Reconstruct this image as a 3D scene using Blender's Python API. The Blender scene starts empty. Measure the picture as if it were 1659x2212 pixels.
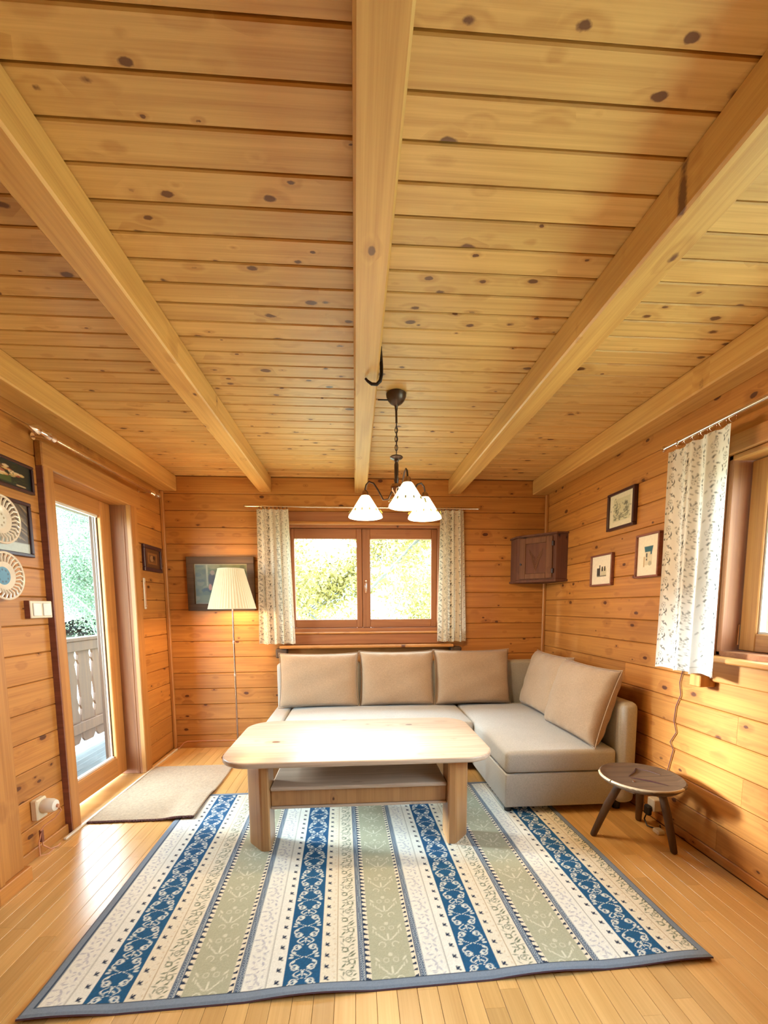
import bpy, bmesh, math, random
import numpy as np
from mathutils import Matrix, Vector
S = bpy.context.scene
COL = S.collection
random.seed(7); RNG = np.random.default_rng(11)

# ------------------------------------------------------------------ camera, world, exposure
CZ = 1.30
cam = bpy.data.cameras.new('camera'); co = bpy.data.objects.new('camera', cam); COL.objects.link(co)
cam.sensor_fit = 'HORIZONTAL'; cam.sensor_width = 36.0; cam.lens = 36.0*932.12/1659
cam.shift_y = (1404.14-1106)/1659; cam.clip_start = .02; cam.clip_end = 400
Rc = Matrix(((.9978, .0125, -.0655), (-.0665, .1010, -.9927), (-.0058, .9948, .1016)))
co.matrix_world = Matrix.Translation((0, 0, CZ)) @ Rc.to_4x4()
S.camera = co
S.view_settings.view_transform = 'Standard'; S.view_settings.look = 'None'
S.view_settings.gamma = 1; S.view_settings.use_curve_mapping = False
S.view_settings.exposure = 0.22
W = bpy.data.worlds.new('overcast_sky'); S.world = W; W.use_nodes = True
wn = W.node_tree; wn.nodes.clear()
wo = wn.nodes.new('ShaderNodeOutputWorld'); wb = wn.nodes.new('ShaderNodeBackground')
wc = wn.nodes.new('ShaderNodeTexCoord'); wno = wn.nodes.new('ShaderNodeTexNoise'); wr = wn.nodes.new('ShaderNodeValToRGB')
wno.inputs['Scale'].default_value = 2.2; wno.inputs['Detail'].default_value = 4
wr.color_ramp.elements[0].position = .35; wr.color_ramp.elements[0].color = (.58, .79, 1, 1)
wr.color_ramp.elements[1].position = .65; wr.color_ramp.elements[1].color = (.84, .94, 1, 1)
wn.links.new(wc.outputs['Generated'], wno.inputs['Vector']); wn.links.new(wno.outputs['Fac'], wr.inputs['Fac'])
wn.links.new(wr.outputs['Color'], wb.inputs['Color']); wb.inputs['Strength'].default_value = 25.0
wn.links.new(wb.outputs[0], wo.inputs[0])
sl_ = bpy.data.lights.new('hazy_sun', 'SUN'); sl_.energy = 12.0; sl_.angle = math.radians(9); sl_.color = (.93, .97, 1)
so_ = bpy.data.objects.new('hazy_sun', sl_); COL.objects.link(so_); so_.rotation_euler = Vector((-3.3, .92, .76)).to_track_quat('Z', 'Y').to_euler()
try:
    S.cycles.use_denoising = True; S.cycles.denoiser = 'OPENIMAGEDENOISE'
    S.cycles.use_adaptive_sampling = True; S.cycles.adaptive_threshold = .03; S.cycles.max_bounces = 8; S.cycles.diffuse_bounces = 4; S.cycles.glossy_bounces = 3; S.cycles.transmission_bounces = 8
    S.cycles.transparent_max_bounces = 12; S.cycles.sample_clamp_indirect = 6; S.cycles.caustics_reflective = False
    S.cycles.caustics_refractive = False
except Exception: pass
def portal(name, loc, rot, sx, sy):
    l = bpy.data.lights.new(name, 'AREA'); l.shape = 'RECTANGLE'; l.size = sx; l.size_y = sy
    o = bpy.data.objects.new(name, l); o.location = loc; o.rotation_euler = rot; COL.objects.link(o)
    try: l.cycles.is_portal = True
    except Exception: pass
PI = math.pi
XL_ = -1.69
portal('daylight_portal_back', (.08, 4.30, 1.55), (-PI/2, 0, 0), 1.5, 1.1)
portal('daylight_portal_right', (2.02, 1.05, 1.52), (0, PI/2, 0), 1.1, 2.1)
portal('daylight_portal_door', (-1.98, 2.95, 1.1), (0, -PI/2, 0), 2.2, 1.1)

# ------------------------------------------------------------------ helpers
def empty(name, loc=(0, 0, 0), rz=0):
    o = bpy.data.objects.new(name, None); COL.objects.link(o); o.location = loc; o.rotation_euler = (0, 0, rz)
    o.empty_display_size = .1; return o
def tag(o, label=None, cat=None, group=None, kind=None):
    if label: o['label'] = label
    if cat: o['category'] = cat
    if group: o['group'] = group
    if kind: o['kind'] = kind
    return o
def link(name, me, mat=None, parent=None, smooth=False, matrix=None):
    o = bpy.data.objects.new(name, me); COL.objects.link(o)
    if mat and not me.materials: me.materials.append(mat)
    if parent: o.parent = parent
    if matrix is not None: o.matrix_basis = matrix
    if smooth and len(me.polygons): me.polygons.foreach_set('use_smooth', [True]*len(me.polygons))
    return o
class MB:
    """collects verts/faces for one mesh"""
    def __init__(s): s.v = []; s.f = []
    def box(s, x0, x1, y0, y1, z0, z1, M=None):
        b = len(s.v)
        for z in (z0, z1):
            for x, y in ((x0, y0), (x1, y0), (x1, y1), (x0, y1)):
                p = Vector((x, y, z)); s.v.append(tuple(M @ p) if M else tuple(p))
        s.f += [(b, b+3, b+2, b+1), (b+4, b+5, b+6, b+7), (b, b+1, b+5, b+4), (b+1, b+2, b+6, b+5), (b+2, b+3, b+7, b+6), (b+3, b, b+4, b+7)]
        return s
    def bbox(s, x0, x1, y0, y1, z0, z1, r=.004, M=None):
        """box with chamfered edges"""
        bm = bmesh.new(); bmesh.ops.create_cube(bm, size=1)
        for v in bm.verts: v.co = Vector(((x0+x1)/2+v.co.x*(x1-x0), (y0+y1)/2+v.co.y*(y1-y0), (z0+z1)/2+v.co.z*(z1-z0)))
        r = min(r, (x1-x0)*.45, (y1-y0)*.45, (z1-z0)*.45)
        bmesh.ops.bevel(bm, geom=bm.edges[:], offset=r, segments=2 if r > .008 else 1, affect='EDGES', profile=.5)
        return s.addbm(bm, M)
    def addbm(s, bm, M=None):
        b = len(s.v); bm.verts.ensure_lookup_table()
        bm.verts.index_update()
        s.v += [tuple(M @ v.co) if M else tuple(v.co) for v in bm.verts]
        s.f += [tuple(b+v.index for v in f.verts) for f in bm.faces]; bm.free(); return s
    def prism(s, pts, z0, z1, M=None):
        b = len(s.v); n = len(pts)
        for z in (z0, z1):
            for x, y in pts: p = Vector((x, y, z)); s.v.append(tuple(M @ p) if M else tuple(p))
        s.f += [tuple(b+i for i in reversed(range(n))), tuple(b+n+i for i in range(n))]
        s.f += [(b+i, b+(i+1) % n, b+n+(i+1) % n, b+n+i) for i in range(n)]; return s
    def tube(s, pts, r, n=8, closed=False):
        pts = [Vector(p) for p in pts]; m = len(pts); b = len(s.v)
        rs = r if isinstance(r, (list, tuple)) else [r]*m
        up = Vector((0, 0, 1)); prev = None
        for i, p in enumerate(pts):
            if closed: t = pts[(i+1) % m]-pts[i-1]
            else: t = pts[min(i+1, m-1)]-pts[max(i-1, 0)]
            t.normalize()
            if prev is None:
                a = t.cross(up)
                if a.length < .1: a = t.cross(Vector((1, 0, 0)))
            else: a = prev-t*prev.dot(t)
            a.normalize(); prev = a; c = t.cross(a)
            for k in range(n):
                q = p+(a*math.cos(2*PI*k/n)+c*math.sin(2*PI*k/n))*rs[i]; s.v.append(tuple(q))
        for i in range(m if closed else m-1):
            j = (i+1) % m
            for k in range(n): s.f.append((b+i*n+k, b+i*n+(k+1) % n, b+j*n+(k+1) % n, b+j*n+k))
        if not closed: s.f += [tuple(b+k for k in reversed(range(n))), tuple(b+(m-1)*n+k for k in range(n))]
        return s
    def lathe(s, prof, c=(0, 0, 0), n=24, M=None, cap=True):
        b = len(s.v); m = len(prof)
        for r, z in prof:
            for k in range(n):
                p = Vector((c[0]+r*math.cos(2*PI*k/n), c[1]+r*math.sin(2*PI*k/n), c[2]+z)); s.v.append(tuple(M @ p) if M else tuple(p))
        for i in range(m-1):
            for k in range(n): s.f.append((b+i*n+k, b+i*n+(k+1) % n, b+(i+1)*n+(k+1) % n, b+(i+1)*n+k))
        if cap: s.f += [tuple(b+k for k in reversed(range(n))), tuple(b+(m-1)*n+k for k in range(n))]
        return s
    def mesh(s, name='mesh'):
        me = bpy.data.meshes.new(name); me.from_pydata(s.v, [], s.f); me.update(); return me
    def build(s, name, mat, parent=None, smooth=False, M=None):
        o = link(name, s.mesh(name), mat, parent, smooth, M)
        if smooth:
            try: o.data.set_sharp_from_angle(angle=math.radians(40))
            except Exception: pass
        return o
def frameM(loc, ax, ay, az):
    return Matrix(((ax[0], ay[0], az[0], loc[0]), (ax[1], ay[1], az[1], loc[1]), (ax[2], ay[2], az[2], loc[2]), (0, 0, 0, 1)))
def grid_mesh(name, P, colors=None, closed_u=False):
    """P: (nv,nu,3) array of points -> grid mesh; colors (nv,nu,3) linear"""
    nv, nu = P.shape[:2]; me = bpy.data.meshes.new(name)
    me.vertices.add(nv*nu); me.vertices.foreach_set('co', P.astype(np.float32).ravel())
    i, j = np.meshgrid(np.arange(nv-1), np.arange(nu-1), indexing='ij')
    a = (i*nu+j).ravel(); F = np.stack([a, a+1, a+nu+1, a+nu], 1)
    me.loops.add(F.size); me.loops.foreach_set('vertex_index', F.ravel().astype(np.int32))
    me.polygons.add(len(F)); me.polygons.foreach_set('loop_start', np.arange(0, F.size, 4, dtype=np.int32))
    me.update(calc_edges=True); me.polygons.foreach_set('use_smooth', [True]*len(F))
    if colors is not None:
        at = me.color_attributes.new('Col', 'FLOAT_COLOR', 'POINT')
        c = np.ones((nv*nu, 4), np.float32); c[:, :3] = colors.reshape(-1, 3); at.data.foreach_set('color', c.ravel())
    return me
def srgb(r, g, b): return tuple(((c/255+.055)/1.055)**2.4 if c > 10 else c/255/12.92 for c in (r, g, b))

# ------------------------------------------------------------------ materials
def newmat(name):
    m = bpy.data.materials.new(name); m.use_nodes = True; nt = m.node_tree; return m, nt, nt.nodes['Principled BSDF']
def mth(nt, op, a, b=None):
    n = nt.nodes.new('ShaderNodeMath'); n.operation = op
    for i, v in enumerate((a, b)):
        if v is None: continue
        if isinstance(v, (int, float)): n.inputs[i].default_value = v
        else: nt.links.new(v, n.inputs[i])
    return n.outputs[0]
def mixc(nt, f, a, b, mode='MIX'):
    n = nt.nodes.new('ShaderNodeMix'); n.data_type = 'RGBA'; n.blend_type = mode
    for k, v in ((0, f), (6, a), (7, b)):
        if isinstance(v, (int, float)): n.inputs[k].default_value = v
        elif isinstance(v, tuple): n.inputs[k].default_value = (*v[:3], 1)
        else: nt.links.new(v, n.inputs[k])
    return n.outputs[2]
def mapping(nt, vec, scale=(1, 1, 1), loc=None):
    n = nt.nodes.new('ShaderNodeMapping'); nt.links.new(vec, n.inputs['Vector']); n.inputs['Scale'].default_value = scale
    if loc is not None: nt.links.new(loc, n.inputs['Location'])
    return n.outputs[0]
def noise(nt, vec, scale, detail=3, rough=.55):
    n = nt.nodes.new('ShaderNodeTexNoise'); nt.links.new(vec, n.inputs['Vector'])
    n.inputs['Scale'].default_value = scale; n.inputs['Detail'].default_value = detail; n.inputs['Roughness'].default_value = rough
    return n.outputs['Fac']
def ramp(nt, f, stops):
    n = nt.nodes.new('ShaderNodeValToRGB'); nt.links.new(f, n.inputs['Fac']); e = n.color_ramp.elements
    while len(e) < len(stops): e.new(.5)
    for i, (p, c) in enumerate(stops):
        e[i].position = p; c = (c, c, c) if isinstance(c, (int, float)) else c; e[i].color = (*c[:3], 1)
    return n.outputs['Color']
def wood(name, light, dark, axis='X', knot=1.0, kcol=None, rough=.5, grain=1.0, var=.18, kdens=.5, coat=0.06):
    m, nt, bs = newmat(name)
    tc = nt.nodes.new('ShaderNodeTexCoord').outputs['Object']
    if axis != 'X':
        sx = nt.nodes.new('ShaderNodeSeparateXYZ'); nt.links.new(tc, sx.inputs[0]); cx = nt.nodes.new('ShaderNodeCombineXYZ')
        order = {'Y': (1, 0, 2), 'Z': (2, 0, 1)}[axis]
        for i, k in enumerate(order): nt.links.new(sx.outputs[k], cx.inputs[i])
        tc = cx.outputs[0]
    oi = nt.nodes.new('ShaderNodeObjectInfo'); rnd = oi.outputs['Random']
    cb = nt.nodes.new('ShaderNodeCombineXYZ')
    nt.links.new(mth(nt, 'MULTIPLY', rnd, 91.7), cb.inputs[0]); nt.links.new(mth(nt, 'MULTIPLY', rnd, 37.3), cb.inputs[1]); nt.links.new(mth(nt, 'MULTIPLY', rnd, 53.1), cb.inputs[2])
    va = nt.nodes.new('ShaderNodeVectorMath'); va.operation = 'ADD'; nt.links.new(tc, va.inputs[0]); nt.links.new(cb.outputs[0], va.inputs[1])
    P = va.outputs[0]
    # knots
    kv = mapping(nt, P, (7.5, 13.0, .5))
    vo = nt.nodes.new('ShaderNodeTexVoronoi'); vo.feature = 'F1'; vo.inputs['Scale'].default_value = 1; nt.links.new(kv, vo.inputs['Vector'])
    sc = nt.nodes.new('ShaderNodeSeparateColor'); nt.links.new(vo.outputs['Color'], sc.inputs[0])
    size = mth(nt, 'MULTIPLY', mth(nt, 'GREATER_THAN', sc.outputs[0], 1-kdens), mth(nt, 'ADD', mth(nt, 'MULTIPLY', mth(nt, 'MULTIPLY', sc.outputs[1], sc.outputs[1]), .17), .065))
    wob = mth(nt, 'MULTIPLY', mth(nt, 'SUBTRACT', noise(nt, P, 42, 3), .5), .13)
    d = mth(nt, 'ADD', vo.outputs['Distance'], wob)
    q = mth(nt, 'DIVIDE', d, mth(nt, 'ADD', size, .0001))
    kn = mth(nt, 'MULTIPLY', ramp(nt, q, [(.7, 1.0), (.97, 0.0)]), knot)
    halo = mth(nt, 'MULTIPLY', ramp(nt, mth(nt, 'DIVIDE', d, mth(nt, 'ADD', mth(nt, 'MULTIPLY', size, 5), .0001)), [(.05, 1.0), (.6, 0.0)]), knot)
    # grain rings, warped round the knots
    w1 = noise(nt, mapping(nt, P, (.38, 5.5, 5.5)), 1.0, 2)
    band = mth(nt, 'SINE', mth(nt, 'ADD', mth(nt, 'MULTIPLY', w1, 46*grain), mth(nt, 'MULTIPLY', halo, 7)))
    fine = noise(nt, mapping(nt, P, (1.6, 100, 100)), 1.0, 3, .7)
    g = mth(nt, 'ADD', mth(nt, 'MULTIPLY', band, .09), mth(nt, 'ADD', mth(nt, 'MULTIPLY', fine, .75), mth(nt, 'MULTIPLY', halo, .22)))
    col = ramp(nt, g, [(.18, light), (.78, dark)])
    blot = noise(nt, mapping(nt, P, (.8, 2.5, 2.5)), 1.0, 2)
    v = mth(nt, 'ADD', 1-var*.75, mth(nt, 'ADD', mth(nt, 'MULTIPLY', rnd, var), mth(nt, 'MULTIPLY', mth(nt, 'SUBTRACT', blot, .5), var*1.6)))
    vc = nt.nodes.new('ShaderNodeCombineColor')
    for k in range(3): nt.links.new(v, vc.inputs[k])
    col = mixc(nt, 1.0, col, vc.outputs[0], 'MULTIPLY')
    col = mixc(nt, kn, col, kcol or (dark[0]*.30, dark[1]*.22, dark[2]*.25))
    nt.links.new(col, bs.inputs['Base Color']); bs.inputs['Roughness'].default_value = rough
    bs.inputs['Coat Weight'].default_value = coat; bs.inputs['Coat Roughness'].default_value = .3
    bp = nt.nodes.new('ShaderNodeBump'); bp.inputs['Strength'].default_value = .12; bp.inputs['Distance'].default_value = .004
    nt.links.new(g, bp.inputs['Height']); nt.links.new(bp.outputs[0], bs.inputs['Normal'])
    return m
def plain(name, col, rough=.5, metal=0, var=.08, nscale=12, bump=0, coat=0, sheen=0, bscale=200):
    m, nt, bs = newmat(name); tc = nt.nodes.new('ShaderNodeTexCoord').outputs['Object']
    n = noise(nt, tc, nscale, 3)
    c = ramp(nt, n, [(.3, tuple(x*(1-var) for x in col)), (.7, tuple(min(1, x*(1+var)) for x in col))])
    nt.links.new(c, bs.inputs['Base Color']); bs.inputs['Roughness'].default_value = rough; bs.inputs['Metallic'].default_value = metal
    bs.inputs['Coat Weight'].default_value = coat; bs.inputs['Sheen Weight'].default_value = sheen
    if bump:
        bp = nt.nodes.new('ShaderNodeBump'); bp.inputs['Strength'].default_value = bump; bp.inputs['Distance'].default_value = .002
        nt.links.new(noise(nt, tc, bscale, 2), bp.inputs['Height']); nt.links.new(bp.outputs[0], bs.inputs['Normal'])
    return m
def printed(name, rough=.8, weave=250, bump=.2, trans=0):
    m, nt, bs = newmat(name); a = nt.nodes.new('ShaderNodeVertexColor'); a.layer_name = 'Col'
    tc = nt.nodes.new('ShaderNodeTexCoord').outputs['Object']; n = noise(nt, tc, weave, 2)
    nt.links.new(mixc(nt, 1.0, a.outputs['Color'], ramp(nt, n, [(.3, .9), (.7, 1.0)]), 'MULTIPLY'), bs.inputs['Base Color'])
    bs.inputs['Roughness'].default_value = rough
    bp = nt.nodes.new('ShaderNodeBump'); bp.inputs['Strength'].default_value = bump; bp.inputs['Distance'].default_value = .001
    nt.links.new(n, bp.inputs['Height']); nt.links.new(bp.outputs[0], bs.inputs['Normal'])
    if trans:
        t = nt.nodes.new('ShaderNodeBsdfTranslucent'); nt.links.new(a.outputs['Color'], t.inputs['Color'])
        mx = nt.nodes.new('ShaderNodeMixShader'); mx.inputs[0].default_value = trans
        out = nt.nodes['Material Output']; nt.links.new(bs.outputs[0], mx.inputs[1]); nt.links.new(t.outputs[0], mx.inputs[2]); nt.links.new(mx.outputs[0], out.inputs[0])
    return m
def fabric(name, col, scale=420):
    m, nt, bs = newmat(name); tc = nt.nodes.new('ShaderNodeTexCoord').outputs['Object']
    n1 = noise(nt, mapping(nt, tc, (1, 1, .25)), scale, 2, .7); n2 = noise(nt, mapping(nt, tc, (.3, .3, 1)), scale, 2, .7); n3 = noise(nt, tc, 5, 2)
    g = mth(nt, 'ADD', mth(nt, 'MULTIPLY', n1, .5), mth(nt, 'MULTIPLY', n2, .5))
    c = ramp(nt, g, [(.32, tuple(x*.74 for x in col)), (.66, tuple(min(1, x*1.12) for x in col))])
    nt.links.new(mixc(nt, 1.0, c, ramp(nt, n3, [(.3, .93), (.7, 1.0)]), 'MULTIPLY'), bs.inputs['Base Color'])
    bs.inputs['Roughness'].default_value = .95; bs.inputs['Sheen Weight'].default_value = .25
    bp = nt.nodes.new('ShaderNodeBump'); bp.inputs['Strength'].default_value = .35; bp.inputs['Distance'].default_value = .0015
    nt.links.new(g, bp.inputs['Height']); nt.links.new(bp.outputs[0], bs.inputs['Normal']); return m
def emis(name, col, strength, base=(.9, .9, .85), pattern=False):
    m, nt, bs = newmat(name); bs.inputs['Base Color'].default_value = (*base, 1); bs.inputs['Roughness'].default_value = .4
    bs.inputs['Emission Color'].default_value = (*col, 1); bs.inputs['Emission Strength'].default_value = strength; return m
def glassmat(name):
    m = bpy.data.materials.new(name); m.use_nodes = True; nt = m.node_tree; nt.nodes.clear()
    o = nt.nodes.new('ShaderNodeOutputMaterial'); t = nt.nodes.new('ShaderNodeBsdfTransparent'); g = nt.nodes.new('ShaderNodeBsdfGlossy')
    t.inputs[0].default_value = (.93, .98, .96, 1); g.inputs['Roughness'].default_value = .02
    f = nt.nodes.new('ShaderNodeFresnel'); f.inputs[0].default_value = 1.45; mx = nt.nodes.new('ShaderNodeMixShader')
    ge = nt.nodes.new('ShaderNodeNewGeometry'); nt.links.new(mth(nt, 'MULTIPLY', mth(nt, 'MULTIPLY', f.outputs[0], .45), mth(nt, 'SUBTRACT', 1.0, ge.outputs['Backfacing'])), mx.inputs[0]); nt.links.new(t.outputs[0], mx.inputs[1]); nt.links.new(g.outputs[0], mx.inputs[2]); nt.links.new(mx.outputs[0], o.inputs[0]); return m
WL, WD = (.56, .24, .052), (.31, .10, .018)
M = {}
M['wall'] = wood('pine_wall_wood', WL, WD, 'X', kdens=.75)
M['ceil'] = wood('pine_ceiling_wood', (.74, .46, .165), (.48, .235, .062), 'X', kdens=.93, var=.15)
M['beam'] = wood('pine_beam_wood', (.72, .42, .13), (.47, .215, .05), 'Y', kdens=.3)
M['trimX'] = wood('pine_trim_wood_x', (.56, .25, .065), (.32, .112, .024), 'X', kdens=.15)
M['trimY'] = wood('pine_trim_wood_y', (.56, .25, .065), (.32, .112, .024), 'Y', kdens=.15)
M['trimZ'] = wood('pine_trim_wood_z', (.56, .25, .065), (.32, .112, .024), 'Z', kdens=.15)
M['winX'] = wood('window_wood_x', (.36, .14, .05), (.22, .068, .024), 'X', kdens=.05, rough=.6, coat=0)
M['winZ'] = wood('window_wood_z', (.36, .14, .05), (.22, .068, .024), 'Z', kdens=.05, rough=.6, coat=0)
M['floor'] = wood('beech_floor_wood', (.80, .51, .20), (.60, .33, .10), 'X', kdens=0, rough=.3, grain=.6, var=.22, coat=.35)
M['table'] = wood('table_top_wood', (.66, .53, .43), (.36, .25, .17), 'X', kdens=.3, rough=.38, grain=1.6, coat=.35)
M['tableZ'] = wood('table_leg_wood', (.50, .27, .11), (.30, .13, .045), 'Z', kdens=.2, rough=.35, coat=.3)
M['dark'] = wood('old_dark_wood', (.13, .072, .038), (.045, .023, .012), 'X', kdens=.2, rough=.7, coat=0)
M['darkZ'] = wood('old_dark_wood_z', (.11, .055, .028), (.035, .018, .01), 'Z', kdens=.1, rough=.55, coat=.1)
M['cab'] = wood('cabinet_wood', (.15, .055, .03), (.06, .02, .013), 'Z', kdens=.35, rough=.85, coat=0)
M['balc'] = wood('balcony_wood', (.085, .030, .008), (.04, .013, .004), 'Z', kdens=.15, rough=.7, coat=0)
M['deckm'] = wood('grey_deck_wood', (.11, .115, .12), (.075, .08, .085), 'Y', kdens=.05, rough=.6, coat=.1)
M['brass'] = plain('polished_brass', (.80, .62, .50), .18, 1, .15)
M['silver'] = plain('silvery_metal', (.82, .74, .68), .16, 1, .08)
M['steel'] = plain('bronze_metal', (.10, .07, .06), .4, .85, .25)
M['iron'] = plain('black_iron', (.03, .02, .02), .45, .6, .2)
M['lampmetal'] = plain('lamp_metal', (.42, .27, .2), .2, 1, .1)
M['sofa'] = fabric('sofa_fabric', (.50, .485, .46)); M['cushion'] = fabric('cushion_fabric', (.42, .29, .19), 380)
M['black'] = plain('black_plastic', (.012, .012, .015), .5)
M['white'] = plain('white_plastic', (.78, .75, .68), .35)
M['cream'] = plain('cream_plastic', (.72, .62, .45), .4)
M['cord'] = plain('purple_cord', (.16, .06, .07), .5)
M['copper'] = plain('copper_cable', (.62, .30, .18), .4)
M['glass'] = glassmat('window_glass')
M['rugm'] = printed('rug_print', .95, 300, .5); M['cloth'] = printed('curtain_print', .9, 500, .2, trans=.28)
M['paint'] = printed('picture_print', .35, 60, 0.05)
M['rugback'] = plain('rug_backing', (.10, .05, .07), .9)
M['mat'] = fabric('mat_weave', (.44, .33, .22), 160); M['matedge'] = plain('mat_edge', (.09, .035, .04), .95)
M['porc'] = plain('glazed_ceramic', (.72, .62, .48), .2, 0, .1, coat=.5)
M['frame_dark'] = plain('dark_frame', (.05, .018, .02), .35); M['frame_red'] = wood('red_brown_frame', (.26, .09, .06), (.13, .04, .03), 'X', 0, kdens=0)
M['backing'] = plain('log_core', (.30, .13, .05), .8)
M['leafY'] = plain('autumn_leaves', (.24, .19, .045), .7, 0, .4, 3); M['leafG'] = plain('green_leaves', (.10, .145, .085), .7, 0, .4, 3)
M['leafB'] = plain('bluish_leaves', (.12, .19, .23), .7, 0, .3, 3); M['bark'] = plain('grey_bark', (.12, .11, .10), .9)
M['grass'] = plain('meadow_grass', (.36, .40, .28), .9, 0, .3, .6); M['hill'] = plain('forest_hill', (.085, .11, .115), .9, 0, .5, 1.6)

# ------------------------------------------------------------------ room shell
XL, XR, YB, ZC, YF = -1.69, 1.80, 4.02, 2.443, -1.45
_cache = {}
def board_mesh(L, Wd, T, ch=.006, gap=0):
    k = (round(L, 3), round(Wd, 4), T, ch, gap)
    if k not in _cache:
        mb = MB(); w = Wd/2-.0006; g_=gap; w-=g_; y = [(-w, -T), (w, -T), (w, -ch), (w-ch, 0), (-w+ch, 0), (-w, -ch)]
        b = 0; n = 6
        for x in (-L/2, L/2):
            for a, c in y: mb.v.append((x, a, c))
        mb.f += [tuple(reversed(range(n))), tuple(range(n, 2*n))][::-1] + [(i, n+i, n+(i+1) % n, (i+1) % n) for i in range(n)]
        _cache[k] = mb.mesh('board')
        bm = bmesh.new(); bm.from_mesh(_cache[k]); bmesh.ops.recalc_face_normals(bm, faces=bm.faces[:]); bm.to_mesh(_cache[k]); bm.free()
    return _cache[k]
_bm = {}
def board(parent, mat, c, ax, ay, az, L, Wd, T=.018, ch=.006, name='board', gap=0):
    me = board_mesh(L, Wd, T, ch, gap)
    if not me.materials: me.materials.append(mat)
    elif me.materials[0] != mat:
        kk = (me.name, mat.name)
        if kk not in _bm: m2 = me.copy(); m2.materials.clear(); m2.materials.append(mat); _bm[kk] = m2
        me = _bm[kk]
    return link(name, me, None, parent, False, frameM(c, ax, ay, az))

fl = tag(MB().box(XL-.16, XR+.3, YF-.15, YB+.25, -.20, -.012).build('floor', M['backing']), kind='structure')
# floor strips run towards the window wall
RUGB = (-1.0, 1.16, 1.42, 2.88)
x = XL; SW = .0698; col = 0; cnt = 0
while x < XR-.005:
    w = min(SW, XR-x); y = .95-random.random()*.35
    while y < YB:
        L = random.choice((.40, .48, .55, .62, .72)); y1 = min(y+L, YB)
        if YB-y1 < .08: y1 = YB
        hid = (x > RUGB[0] and x+w < RUGB[1] and y > RUGB[2] and y1 < RUGB[3]) or (x > .95 and y > 2.65) or (x > -.55 and y > 3.25)
        if not hid and cnt < 299:
            board(fl, M['floor'], (x+w/2, (y+y1)/2, 0), (0, 1, 0), (-1, 0, 0), (0, 0, 1), y1-y-.0006, w, .010, .0009, 'floor_strip'); cnt += 1
        y = y1
    x += SW; col += 1
mb = MB()
mb.box(XL, XR, YF, .6, -.010, -.0005); mb.box(RUGB[0], RUGB[1], RUGB[2], RUGB[3], -.011, -.002); mb.box(-.55, XR, 3.25, YB, -.011, -.002); mb.box(.95, XR, 2.65, 3.25, -.011, -.002)
mb.box(XL, XR, .55, .96, -.011, -.002)
mb.build('underfloor', M['floor'], fl)
th = MB().box(XL-.16, XL, 2.50, 3.48, -.011, -.001).build('threshold_board', M['floor'], fl)

ce = tag(MB().box(XL-.35, XR+.3, YF-.15, YB+.25, ZC+.016, ZC+.25).build('ceiling', M['backing']), kind='structure')
PB = .1032; k = -1
y = 1.080-2*PB
while y < YB:
    y1 = min(y+PB, YB); wd = y1-y
    board(ce, M['ceil'], ((XL+XR)/2, (y+y1)/2, ZC), (1, 0, 0), (0, -1, 0), (0, 0, -1), XR-XL, wd, .015, .0035, 'board', .0022)
    y += PB
MB().box(XL, XR, YF, 1.080-2*PB, ZC+.001, ZC+.015).build('ceiling_panel', M['ceil'], ce)
# beams
def beam(i, x0, x1, z0, lab):
    o = MB().bbox(x0, x1, YF, YB, z0, ZC, .007).build('trim_%d' % i, M['beam']); tag(o, lab, kind='structure'); return o
beam(1, -.838, -.728, 2.312, 'pine ceiling beam left of the lamp')
beam(2, .008, .116, 2.312, 'central pine ceiling beam carrying the iron hook')
beam(3, .862, .978, 2.312, 'pine ceiling beam right of the hanging lamp')
beam(4, XL, -1.548, 2.312, 'pine wall beam above the balcony door')
beam(5, 1.65, XR, 2.312, 'pine wall beam above the right window')

# walls: log core with openings, inner boards as parts
def rows(z0, pitch, top=2.443, kmin=0):
    zs = [0.0]+[z0+pitch*k for k in range(40) if .03 < z0+pitch*k < top-.03]+[top]; return list(zip(zs[:-1], zs[1:]))
# back wall with window hole x -.585..775, z .955..2.05
wbk = MB(); HX0, HX1, HZ0, HZ1 = -.60, .79, 1.06, 2.03
for a in ((XL-.35, HX0, 0, ZC), (HX1, XR+.3, 0, ZC), (HX0, HX1, 0, HZ0), (HX0, HX1, HZ1, ZC)): wbk.box(a[0], a[1], YB+.017, YB+.22, a[2]-(.2 if a[2] == 0 else 0), a[3]+(.0 if a[3] < ZC else .2))
wbk = tag(wbk.build('wall_back', M['backing']), kind='structure')
for z0, z1 in rows(.115, .1453):
    segs = [(XL, XR)]
    if z1 > HZ0+.01 and z0 < HZ1-.01: segs = [(XL, HX0), (HX1, XR)]
    for a, b in segs:
        zz1 = z1
        board(wbk, M['wall'], ((a+b)/2, YB, (z0+zz1)/2), (1, 0, 0), (0, 0, 1), (0, -1, 0), b-a, zz1-z0, .018, .0045, 'board', .0006)
# left wall, opening y 2.575..3.42, z 0..2.07
DY0, DY1, DZ = 2.565, 3.43, 2.08
wl = MB()
wl.box(XL-.15, XL, YF-.15, .9, -.2, ZC+.2)
wl.box(XL-.15, XL-.017, .9, DY0, -.2, ZC+.2); wl.box(XL-.15, XL-.017, DY1, YB+.2, -.2, ZC+.2); wl.box(XL-.15, XL-.017, DY0, DY1, DZ, ZC+.2)
wl = tag(wl.build('wall_left', M['backing']), kind='structure')
for z0, z1 in rows(.018, .149):
    segs = [(.9, DY0), (DY1, YB)] if z0 < DZ-.01 else [(.9, YB)]
    for a, b in segs: board(wl, M['wall'], (XL, (a+b)/2, (z0+z1)/2), (0, 1, 0), (0, 0, 1), (1, 0, 0), b-a, z1-z0, .018, .0045, 'board', .0006)
MB().box(XL, XL+.0005, YF, .9, 0, ZC).build('wall_panel', M['wall'], wl)
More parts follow.
